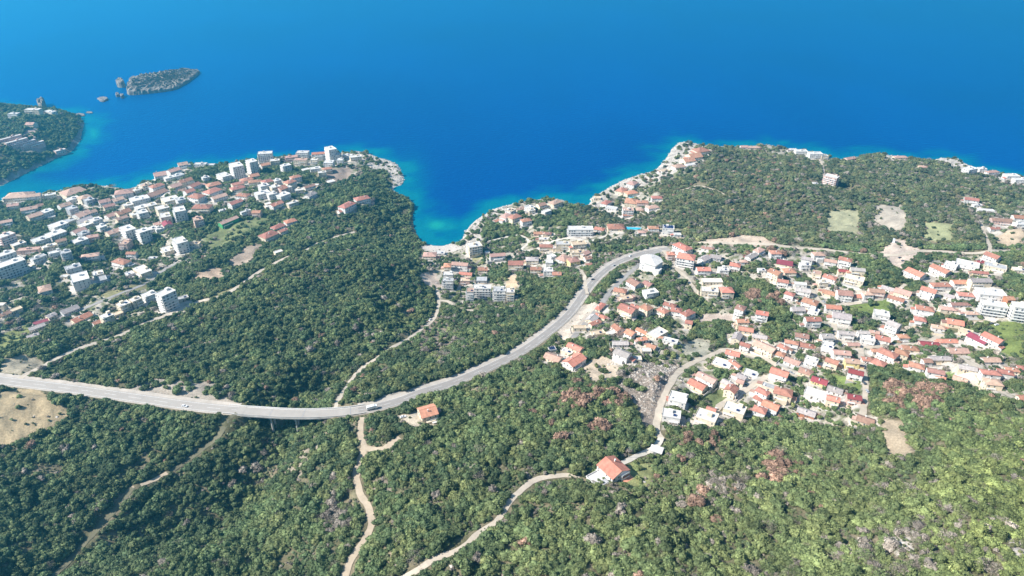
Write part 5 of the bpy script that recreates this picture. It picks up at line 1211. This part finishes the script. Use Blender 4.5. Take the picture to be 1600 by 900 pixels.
rk_ = bpy.data.collections.new('rock_kinds')
def rockmesh(seed, mt):
    r = np.random.RandomState(seed); V, F, C = crown(seed, 1, 0, 0.1); V = (V-V.mean(0)); V *= (1+0.5*(r.rand(len(V), 1)-0.5)); V /= np.abs(V).max(); V[:, 2] *= 0.6; me = np_mesh('rock', V, F); me.materials.append(mt); return me
ROCKM = mat('pale_limestone', (0.55, 0.50, 0.44), 0.95, noise=(1.2, 0.6, 1.2)); DROCK = mat('dark_sea_rock', (0.20, 0.18, 0.17), 0.95, noise=(0.25, 0.5, 1.6))
for i in range(4): rk_.objects.link(bpy.data.objects.new('rock_kind_%d' % i, rockmesh(90+i, ROCKM)))
def scatter_obj(name, coll, P, rot, scl, idx, tint, label, cat):
    me = bpy.data.meshes.new(name); n = len(P); me.vertices.add(n); me.vertices.foreach_set('co', np.asarray(P, np.float32).ravel())
    for nm, ty, arr, key in (('rot', 'FLOAT_VECTOR', rot, 'vector'), ('scl', 'FLOAT_VECTOR', scl, 'vector'), ('idx', 'INT', idx, 'value')): at_ = me.attributes.new(nm, ty, 'POINT'); at_.data.foreach_set(key, np.asarray(arr, np.int32 if ty == 'INT' else np.float32).ravel())
    at_ = me.attributes.new('tint', 'FLOAT_COLOR', 'POINT'); at_.data.foreach_set('color', np.concatenate([tint, np.ones((n, 1))], 1).astype(np.float32).ravel())
    ng = bpy.data.node_groups.new(name+'_scatter', 'GeometryNodeTree'); ng.interface.new_socket('Geometry', in_out='INPUT', socket_type='NodeSocketGeometry'); ng.interface.new_socket('Geometry', in_out='OUTPUT', socket_type='NodeSocketGeometry')
    N = ng.nodes; gi = N.new('NodeGroupInput'); go = N.new('NodeGroupOutput'); ip = N.new('GeometryNodeInstanceOnPoints'); ci = N.new('GeometryNodeCollectionInfo'); ci.inputs[0].default_value = coll; ci.inputs['Separate Children'].default_value = True; ci.inputs['Reset Children'].default_value = True
    def na(nm, ty): a = N.new('GeometryNodeInputNamedAttribute'); a.data_type = ty; a.inputs[0].default_value = nm; return a.outputs[0]
    K = ng.links; K.new(gi.outputs[0], ip.inputs['Points']); K.new(ci.outputs[0], ip.inputs['Instance']); ip.inputs['Pick Instance'].default_value = True; K.new(na('idx', 'INT'), ip.inputs['Instance Index'])
    er = N.new('FunctionNodeEulerToRotation'); K.new(na('rot', 'FLOAT_VECTOR'), er.inputs[0]); K.new(er.outputs[0], ip.inputs['Rotation']); K.new(na('scl', 'FLOAT_VECTOR'), ip.inputs['Scale']); K.new(ip.outputs[0], go.inputs[0])
    o = link(name, me, None, 'stuff'); md = o.modifiers.new('scatter', 'NODES'); md.node_group = ng; o['label'] = label; o['category'] = cat; return o
RUBBLE = [(955,602),(985,582),(1004,566),(1062,566),(1050,600),(1034,628),(1020,676),(1002,668),(992,640)]
# candidate positions: a jittered grid over the fan of land, spacing grows gently with distance
def candidates(sp, y0, y1, seed):
    r = np.random.RandomState(seed); ys = np.arange(y0, y1, sp); out = []
    for yy in ys:
        xs = np.arange(-yy*1.38, yy*1.38, sp); out.append(np.stack([xs+(r.rand(len(xs))-.5)*sp*0.95, yy+(r.rand(len(xs))-.5)*sp*0.95], 1))
    return np.vstack(out)
cand = np.vstack([candidates(2.45, 150, 520, 1), candidates(2.8, 520, 900, 2), candidates(3.4, 900, 1900, 3)])
x, y = cand[:, 0], cand[:, 1]; dc = bil(GD, x, y); k = dc > 3; x, y, dc = x[k], y[k], dc[k]; z = hgt(x, y); px, py = project(x, y, z)
k = (px > -420) & (px < 2020) & (py < 1250); x, y, z, px, py, dc = x[k], y[k], z[k], px[k], py[k], dc[k]
jx, jy = jit(px, py, x, y, 5.0); n = len(x); r = np.random.RandomState(5)
ishead = bil(GHEAD.astype(float), x, y) > 0.5
town = np.zeros(n, bool)
for kk, p in TOWN.items(): town |= inpoly(jx, jy, p)
lefttown = inpoly(jx, jy, TOWN['left']); green = anypoly(jx, jy, GREEN)
dens = np.clip(0.97-0.0*x, 0, 1); gap = fbm(x/14, y/14, 71, 3); dens = np.where(gap < 0.365, 0.25, dens)
scr = fbm(x/60, y/60, 73, 3); dens = np.where((px > 1250) & (py > 680) & (scr < 0.45), dens*0.8, dens)
dens = np.where(town, np.where(lefttown, 0.32, 0.25)*np.clip((fbm(x/16, y/16, 75, 3)-0.30)*5, 0.1, 2.4), dens); dens = np.where(town & green, 0.92, dens)
dens = np.where(anypoly(jx, jy, [g[0] for g in GRASSY]), 0.05, dens); dens = np.where(anypoly(jx, jy, [b[0] for b in BARE if b[1] is not None]), 0.006, dens)
for poly, dn_ in ((RUBBLE, 0.03), ([(920,405),(975,385),(1030,378),(1060,380),(1000,392),(960,410),(925,425)], 0.45), ([(650,520),(676,490),(700,508),(708,540),(690,555),(655,548)], 0.3), ([(200,610),(235,592),(320,594),(352,606),(374,636),(300,628),(205,617)], 0.15), ([(440,742),(468,705),(518,668),(538,672),(495,716),(462,752)], 0.35), ([(582,752),(600,745),(616,765),(605,785),(585,775)], 0.3), ([(35,205),(55,195),(62,235),(30,232)], 0.25)): dens = np.where(inpoly(jx, jy, poly), dn_, dens)
dens = np.where(anypoly(jx, jy, ROCKY), 0.10, dens); dens = np.where((dc < 9) & ~inpoly(px, py, WSH), dens*0.25, dens)
dens = np.where((((px-692)/36)**2+((py-389)/8)**2) < 1, 0.0, dens)
sz = np.where(town & ~green, 2.2+1.6*r.rand(n), 1.5+2.9*r.rand(n)**2.0+1.1*(fbm(x/30, y/30, 77, 2)-0.5)*2)*(0.55+0.95*fbm(x/13, y/13, 79, 3)); sz = np.where(y > 900, sz*1.12, sz); sz = np.clip(sz*0.95, 0.95, 4.8)
kd = (r.rand(n) < dens); hd = house_dist(x, y)
for sx, sy_, sr_ in SPECIAL: hd = np.minimum(hd, np.hypot(x-sx, y-sy_)-sr_)
HX2 = HX; rdist = road_dist(x, y); mdist, mzz = seg_dist(x, y, B[:, :2], False, B[:, 2]); rdist = np.where((mdist < 12) & (z+sz*1.7 < mzz-2.5), 99, rdist)
kd &= (hd > sz*0.30-np.where(town, 0.2, 0.8)) & (rdist > sz*0.75)
# keep the sight to houses: a shrub just in front of a house is kept low
x, y, z, px, py, dc, sz, hd, town, green, ishead, jx, jy, lefttown = [q[kd] for q in (x, y, z, px, py, dc, sz, hd, town, green, ishead, jx, jy, lefttown)]; n = len(x)
sz = np.where((hd < 6), np.minimum(sz, 2.6), sz)
# tints: species patches
olive = np.array([0.165, 0.170, 0.085]); dark = np.array([0.056, 0.082, 0.050]); midg = np.array([0.098, 0.132, 0.072]); lime = np.array([0.185, 0.205, 0.070]); rust = np.array([0.27, 0.175, 0.125]); grey_ = np.array([0.27, 0.235, 0.195])
f1 = fbm(x/45, y/45, 81, 4); f2 = r.rand(n); f3 = fbm(x/9, y/9, 83, 2)
t = lerp(dark, midg, np.clip((f1*1.7+f2*0.5+f3*0.3-0.85)*1.7, 0, 1)[:, None]); t = lerp(t, olive, (np.clip((f3+f2*0.7-0.72)*1.5, 0, 1)*0.8)[:, None])
right = sstep(500, 1250, px)*sstep(560, 820, py); t = lerp(t, olive*np.array([0.93, 1.0, 1.0])*(0.75+0.5*f2[:, None]), (right*0.5)[:, None]); tr = sstep(1380, 1560, px)*sstep(560, 760, py); t = lerp(t, lime*(0.6+0.6*f2[:, None]), (tr*0.3)[:, None])
dl = sstep(430, 250, px)*sstep(620, 800, py); t = lerp(t, dark*(0.8+0.7*f2[:, None]), (dl*0.45)[:, None])
def blob(zones):
    m = np.zeros(n)
    for cx, cy, rx, ry, s in zones: m = np.maximum(m, s*np.clip(1.5-np.sqrt(((jx-cx)/rx)**2+((jy-cy)/ry)**2)*1.2, 0, 1))
    return m
rz = blob([(895,628,34,11,.55),(960,625,22,9,.5),(880,690,18,8,.5),(1212,735,26,26,.6),(1430,625,42,20,.5),(1398,600,20,10,.6),(1175,462,12,8,.7),(1210,470,12,8,.6),(1215,395,14,12,.6),(1160,400,10,5,.6),(1440,612,30,10,.6),(1200,290,60,40,.05),(920,615,40,18,.4),(1090,690,50,12,.25),(1095,780,40,20,.15),(930,672,12,9,.6),(1240,270,40,25,.06)])
gz = blob([(1120,765,50,28,.6),(1160,745,30,15,.45),(1420,855,70,45,.65),(1380,890,60,20,.5),(530,800,26,42,.7),(515,765,22,12,.5),(400,745,40,25,.25),(1440,760,25,12,.5),(1470,790,12,12,.7),(975,410,45,10,.5),(690,540,30,20,.5),(1070,460,25,14,.5),(1370,840,50,30,.4),(1300,860,30,20,.4),(1430,650,40,18,.5),(420,700,30,20,.35),(860,800,60,40,.1),(1050,755,40,20,.2),(720,500,40,20,.3),(1060,250,60,30,.2)])
isr = r.rand(n) < np.maximum(rz, 0.003+0.012*(px > 800)*(f1 > 0.55)+0.025*((px > 980) & (px < 1300) & (py < 385))); isg = (~isr) & (r.rand(n) < np.maximum(gz, np.where(town & ~green, 0.22, np.where((px > 900) & (py < 385), 0.15, 0.035+0.06*right))))
sz = np.where(isr & (rz > 0.1), sz*1.25+0.4, sz); t = t*(1+0.06*right+0.12*(py < 400))[:, None]*np.array([1.20, 1.25, 0.97])
nw_ = ((px > 900) & (py < 385))[:, None]; t = np.where(nw_, t*np.array([1.03, 0.92, 1.06]), t)
t = np.where(isr[:, None], rust*(0.75+0.55*f2[:, None]), t); t = np.where(isg[:, None], grey_*(0.7+0.6*f2[:, None]), t)
t = t*(0.80+0.40*r.rand(n, 1))*(0.62+0.76*fbm(x/11, y/11, 87, 3))[:, None]; idx = r.randint(0, 6, n); idx = np.where(isg & (r.rand(n) < 0.55), 6, idx)
rot = np.stack([(r.rand(n)-.5)*.25, (r.rand(n)-.5)*.25, r.rand(n)*6.28], 1); hz_ = sz*(0.75+0.5*r.rand(n)); scl = np.stack([sz*(0.82+0.36*r.rand(n)), sz*(0.82+0.36*r.rand(n)), hz_], 1)
P = np.stack([x, y, z-0.15*sz], 1)
# the largest, nearest trees stand as single things; the rest is scrub nobody could count
vis = (px > 0) & (px < 1600) & (py > 0) & (py < 905); zd = zdepth(x, y, z); app = sz/zd
single = np.zeros(n, bool)
tg = np.where(vis & town & ~green & (sz > 2.9) & ~isr & ~isg)[0]; tg = tg[np.argsort(-app[tg])][:170]
fe = np.where(vis & ~town & ~isr & ~isg & (sz > 2.9))[0]; fe = fe[np.argsort(-app[fe])][:260]
ru = np.where(vis & isr & (sz > 2.4))[0]; ru = ru[np.argsort(-app[ru])][:150]; gg_ = np.where(vis & isg & (sz > 2.6))[0]; gg_ = gg_[np.argsort(-app[gg_])][:70]
TRK = MB(); TRK.tube((0, 0, -0.3), (0.03, 0.02, 0.55), 0.07, 0.045, 6); TRK.tube((0.03, 0.02, 0.5), (0.35, 0.1, 0.85), 0.035, 0.012, 4); TRK.tube((0.03, 0.02, 0.5), (-0.25, 0.28, 0.9), 0.035, 0.012, 4); TRK.tube((0.02, 0.01, 0.42), (-0.1, -0.36, 0.8), 0.03, 0.012, 4); TRM = TRK.mesh('trunk', WOODM)
CRS = [crown_mesh('crown', 50+i, LO, **sp) for i, sp in enumerate(SPEC)]
TL = [(-9,0,'left edge of the picture')]
TREEZ = [((0,520,360,760),'in the scrub below the west end of the main road'),((0,760,360,905),'in the lower left scrub beside the trench track'),((360,640,560,905),'on the ravine slope left of the dirt track'),((560,640,820,780),'on the slope below the roadside orange-roofed house'),((540,780,800,905),'between the dirt track and the farm track'),((820,590,1040,740),'in the wood above the lone hillside house'),((800,740,1000,905),'below the farm track and lone hillside house'),((1000,660,1240,780),'in the wood right of the lone hillside house'),((1000,780,1240,905),'in the bottom middle scrub'),((1240,640,1400,780),'in the wood below the east lane'),((1240,780,1420,905),'in the lower right scrub'),((1400,560,1600,740),'on the slope under the east town'),((1400,740,1600,905),'on the bright lower right slope'),((0,290,640,560),'among the roofs of the left town'),((640,300,930,500),'among the cove houses'),((600,480,930,640),'in the scrub below the long road bend'),((930,360,1100,600),'among the quarry-lane houses'),((1100,360,1300,470),'in the gardens below the upper road'),((1100,470,1300,680),'in the village gardens'),((1300,380,1460,600),'in the town gardens by the straight lane'),((1460,380,1600,660),'among the east town roofs'),((900,210,1600,380),'in the north wood')]
TALLY = {}
ZI = {}
for i in list(tg)+list(fe)+list(ru)+list(gg_): ZI[i] = next((ph for (a, b, c, d), ph in TREEZ if a <= px[i] < c and b <= py[i] < d), 'in the wood')
NUMW = ['', 'second ', 'third ']
def trees(ids, nm, base, cat, grp):
    by = defaultdict(list)
    for i in ids: by[ZI[i]].append(i)
    for zn, g in by.items():
        lab = {}; rest = list(g)
        def take(key, word):
            if rest: q = min(rest, key=key); rest.remove(q); lab[q] = word+' '+base+' '+zn
        if len(g) > 1:
            for kx in range(2 if len(g) > 8 else 1):
                for key, word in ((lambda q: px[q], 'leftmost'), (lambda q: -px[q], 'rightmost'), (lambda q: -py[q], 'nearest'), (lambda q: py[q], 'farthest'), (lambda q: -sz[q], 'largest')): take(key, NUMW[kx]+word)
        for q in rest:
            br = float(t[q].mean()); tone = 'pale' if br > 0.135 else 'dark' if br < 0.085 else 'mid-toned'; ht = 'low' if scl[q][2] < 2.7 else 'tall' if scl[q][2] > 3.9 else 'rounded'
            lab[q] = ht+' '+tone+' '+base+' '+zn
        for q in g:
            o = thing(nm, clip16(lab[q]), cat, tuple(P[q]), rot[q, 2], grp+' '+zn); o.scale = tuple(scl[q]); c = link('crown', CRS[idx[q]], o); c.color = (*[float(v) for v in t[q]], 1); link('trunk', TRM, o); single[q] = True
trees(tg, 'garden_tree', 'garden tree', 'tree', 'garden trees'); trees(fe, 'evergreen_tree', 'evergreen oak', 'tree', 'evergreen trees')
trees(ru, 'rust_brown_oak', 'rust-brown oak', 'oak tree', 'rust-brown oaks'); trees(gg_, 'bare_tree', 'leafless grey tree', 'bare tree', 'bare grey trees')
# the big pale bare tree
p = at(1482, 795, 3); r2 = np.random.RandomState(3); tb = thing('bare_tree', 'large pale leafless tree with spreading branches on the lower right slope', 'bare tree', tuple(p)); q = MB()
q.tube((0, 0, -1), (0, 0, 1.8), .28, .22, 7); q.obj('trunk', mat('pale_bark', (0.42, 0.36, 0.32)), tb); q = MB()
for i in range(26):
    a = r2.rand()*6.28; e = 0.35+1.0*r2.rand(); L = 4.2*(0.6+0.4*r2.rand()); d = Vector((math.cos(a)*math.cos(e), math.sin(a)*math.cos(e), math.sin(e))); s = Vector((0, 0, 1.5)); m_ = s+d*L*.45; q.tube(s, m_, .11, .07, 4)
    for j in range(9): d2 = (d+Vector(r2.randn(3))*.42).normalized(); s2 = s+d*L*(.35+.1*r2.rand()+.35*r2.rand()); q.tube(s2, s2+d2*L*.5, .05, .015, 3)
q.obj('branches', bpy.data.materials['pale_bark'], tb)
m = ~single
REG = [('left_hillside_scrub', (px < 560) & (py < 640) & ~ishead & ~lefttown, 'dense dark green maquis covering the hillside above the viaduct'), ('headland_scrub', ishead, 'dark pine scrub covering the far left headland'), ('left_town_greenery', lefttown & (px < 640), 'small green shrubs and trees filling gaps between left town roofs'), ('foreground_scrub', (py >= 640), 'dense olive and dark green maquis filling the foreground slopes'), ('north_wood', (px > 900) & (py < 385), 'grey-green wood on the plateau above the northern cliffs'), ('middle_scrub', np.ones(n, bool), 'green scrub and garden greenery around the cove and right-hand towns')]
done = np.zeros(n, bool); print('shrubs', n, 'single', int(single.sum()), 'houses', len(HS))
for nm, mk, lab in REG:
    s = mk & m & ~done; done |= s; scatter_obj(nm, protos, P[s], rot[s], scl[s], idx[s], t[s], lab, 'scrub')
# understorey: low fine bushes that close the gaps in the near scrub
cu = np.vstack([candidates(1.75, 150, 620, 21), candidates(2.6, 620, 1000, 22)]); x, y = cu[:, 0], cu[:, 1]; k = bil(GD, x, y) > 12; x, y = x[k], y[k]; z = hgt(x, y); px, py = project(x, y, z); k = (px > -300) & (px < 1900) & (py < 1150); x, y, z, px, py = x[k], y[k], z[k], px[k], py[k]; n = len(x); r = np.random.RandomState(77)
jx, jy = jit(px, py, x, y, 5.0); tw = np.zeros(n, bool)
for kk, p in TOWN.items(): tw |= inpoly(jx, jy, p)
dn_ = np.where(tw, 0.13, 0.62); dn_ = np.where(tw & anypoly(jx, jy, GREEN), 0.5, dn_); dn_ = np.where(anypoly(jx, jy, [b[0] for b in BARE if b[1] is not None]), 0.02, dn_); dn_ = np.where(anypoly(jx, jy, [b[0] for b in GRASSY]), 0.04, dn_); RUB = inpoly(jx, jy, RUBBLE); dn_ = np.where(RUB, 0.9, dn_)
dn_ = dn_*np.where(fbm(x/10, y/10, 93, 3) < 0.40, 0.25, 1); sz = 0.5+1.0*r.rand(n)**1.5; k = (r.rand(n) < dn_) & (house_dist(x, y) > 0.3); k[k] &= road_dist(x[k], y[k]) > sz[k]*0.7
x, y, z, px, py, sz = [q[k] for q in (x, y, z, px, py, sz)]; n = len(x); r1 = r.rand(n, 1); rt_ = (sstep(500, 1250, px)*sstep(560, 820, py))[:, None]
t = 1.2*lerp(midg, olive, np.clip(fbm(x/40, y/40, 95, 3)[:, None]*1.6-0.5+0.5*r1, 0, 1)); t = lerp(t, lime, 0.5*rt_*r1); RUB = inpoly(px, py, RUBBLE); t = np.where((r.rand(n, 1) < 0.16) | RUB[:, None], grey_*np.where(RUB, 1.25, 1.0)[:, None], t)*(0.6+0.8*r.rand(n, 1)); idx = np.where((r.rand(n) < 0.12) | RUB, 6, r.randint(0, 6, n))
scatter_obj('low_scrub', protos, np.stack([x, y, z-0.1*sz], 1), np.stack([(r.rand(n)-.5)*.5, (r.rand(n)-.5)*.5, r.rand(n)*6.28], 1), np.stack([sz, sz, sz*(0.7+0.6*r.rand(n))], 1), idx, t, 'low fine bushes and heath filling gaps between the larger shrubs', 'scrub'); print('low', n)
# rocks -----------------------------------------------------------------
cr = candidates(3.0, 250, 1800, 9); x, y = cr[:, 0], cr[:, 1]; dc = bil(GD, x, y); k = (dc > -3) & (dc < 60); x, y, dc = x[k], y[k], dc[k]; z = hgt(x, y); px, py = project(x, y, z); r = np.random.RandomState(8)
isrock = anypoly(px, py, ROCKY); k = ((dc < 7) & (r.rand(len(x)) < np.where(inpoly(px, py, WSH), 0.08, 0.6))) | (isrock & (r.rand(len(x)) < 0.55)); k &= (((px-690)/34)**2+((py-387)/9)**2 > 1) & (house_dist(x, y) > 0) & (bil(GHEAD.astype(float), x, y) < 0.5) & (px > -300) & (px < 1900)
x, y, z = x[k], y[k], z[k]; n = len(x); s = 0.8+2.4*r.rand(n)**2
scatter_obj('shore_rocks', rk_, np.stack([x, y, z-0.2*s], 1), np.stack([r.rand(n)*.6, r.rand(n)*.6, r.rand(n)*6.28], 1), np.stack([s, s*(.7+.6*r.rand(n)), s*(.5+.9*r.rand(n))], 1), r.randint(0, 4, n), np.ones((n, 3)), 'pale broken limestone rocks along the whole waterline', 'rocks')
# outcrops in the scrub
rb_ = at_z([q[0] for q in RUBBLE], [q[1] for q in RUBBLE], 85); x = np.concatenate([r.uniform(-500, 700, 9000), r.uniform(rb_[:, 0].min(), rb_[:, 0].max(), 4000)]); y = np.concatenate([r.uniform(200, 800, 9000), r.uniform(rb_[:, 1].min(), rb_[:, 1].max(), 4000)]); z = hgt(x, y); px, py = project(x, y, z); dn_ = np.where((fbm(x/30, y/30, 91, 3) > 0.60), 0.35, 0.0)+0.8*inpoly(px, py, [(1575,835),(1600,838),(1620,870),(1585,872)])+0.35*inpoly(px, py, RUBBLE)+0.5*inpoly(px, py, [(1395,845),(1420,835),(1425,860),(1400,870)])
k = (r.rand(13000) < dn_) & (road_dist(x, y) > 2) & (house_dist(x, y) > 1); x, y, z = x[k], y[k], z[k]; n = len(x); s = 0.5+1.3*r.rand(n)**2
scatter_obj('scrub_outcrops', rk_, np.stack([x, y, z], 1), np.stack([r.rand(n)*.6, r.rand(n)*.6, r.rand(n)*6.28], 1), np.stack([s, s, s*.8], 1), r.randint(0, 4, n), np.ones((n, 3)), 'small pale limestone outcrops scattered through the scrub', 'rocks')

# ------------------------------------------------------------------ island and sea stacks
def island(name, label, cat, outline, height_, mt, scrub, seed, tilt=0.0):
    O = at_z([q[0] for q in outline], [q[1] for q in outline], 0); c = O.mean(0); t = thing(name, label, cat, (c[0], c[1], 0)); O = smooth_line(np.vstack([O, O[:1]]), 4.0)[:-1]-c; n = len(O); rg = [1.0, 0.985, 0.95, 0.86, 0.7, 0.5, 0.28, 0.1]; V = []; r = np.random.RandomState(seed); xm = np.abs(O[:, 0]).max()
    for k, f in enumerate(rg):
        for i, o in enumerate(O):
            q = o*f; hh = -2 if k == 0 else height_*(1-math.exp(-(k)*0.95))*(1-tilt*(q[0]/xm*0.5+0.5)); nz = float(fbm(np.array([(q[0]+c[0])/6]), np.array([(q[1]+c[1])/6]), seed, 4)[0]); V.append((q[0]*(1+0.06*(nz-.5)), q[1]*(1+0.06*(nz-.5)), hh*(0.55+0.9*nz) if k else -2))
    V.append((0, 0, height_*(1-tilt*.5))); F = []
    for k in range(len(rg)-1): F += [(k*n+i, k*n+(i+1) % n, (k+1)*n+(i+1) % n, (k+1)*n+i) for i in range(n)]
    F += [((len(rg)-1)*n+i, (len(rg)-1)*n+(i+1) % n, len(V)-1) for i in range(n)]; m = MB(); m.poly(V, F); m.obj('rock_mass', mt, t)
    if scrub:
        q = MB(); V = np.array(V)
        for i in range(scrub):
            k = r.randint(3, 7); j = r.randint(n); v = V[k*n+j]; v2 = V[(k+1)*n+(j+1) % n]; a = r.rand(); p_ = v*a+v2*(1-a); s = 1.0+1.2*r.rand(); cv, cf, cc = CRL[r.randint(3)]; q.poly(cv*s+p_, [tuple(f) for f in cf])
        q.obj('scrub_cover', mat('island_scrub', (0.065, 0.072, 0.04), 0.9, noise=(0.2, 0.6, 1.4)), t, 'stuff')
CRL = [crown(i+200, 3, 60, 0.12)[:3] for i in range(3)]
IRK = mat('island_rock', (0.22, 0.195, 0.165), 0.95, noise=(0.12, 0.45, 1.5))
island('island', 'long scrub-topped rocky islet with pale cliff at its left end', 'islet', [(199,147),(207,149),(230,147),(255,144),(275,140),(288,133),(300,125),(312,115),(309,112),(295,112),(270,116),(240,122),(215,128),(203,133)], 20, IRK, 1100, 4, 0.72)
for i, (cx, cy, rx, ry, hh, lb) in enumerate([(190,134,6,4,16,'tall blunt sea stack beside the islet cliff'), (184,150,3,2,7,'slim pointed rock left of the islet'), (191,152,3,2,7,'twin pointed rock just below the islet cliff'), (161,156,8,3,4,'flat dark reef rock between headland and islet'), (67,168,6,5,17,'rounded sea stack behind the headland tip'), (125,180,9,2,2.5,'low reef ledge off the headland tip'), (140,176,5,1.5,1.6,'outermost low reef rock off the headland')]):
    island('sea_rock', lb, 'rock', [(cx+rx*math.cos(a)*(1+.25*math.sin(3*a+i)), cy+ry*math.sin(a)*(1+.2*math.cos(2*a+i))) for a in np.linspace(math.pi*2, 0, 10)[:-1]], hh, DROCK if hh < 8 else IRK, 0, 20+i)
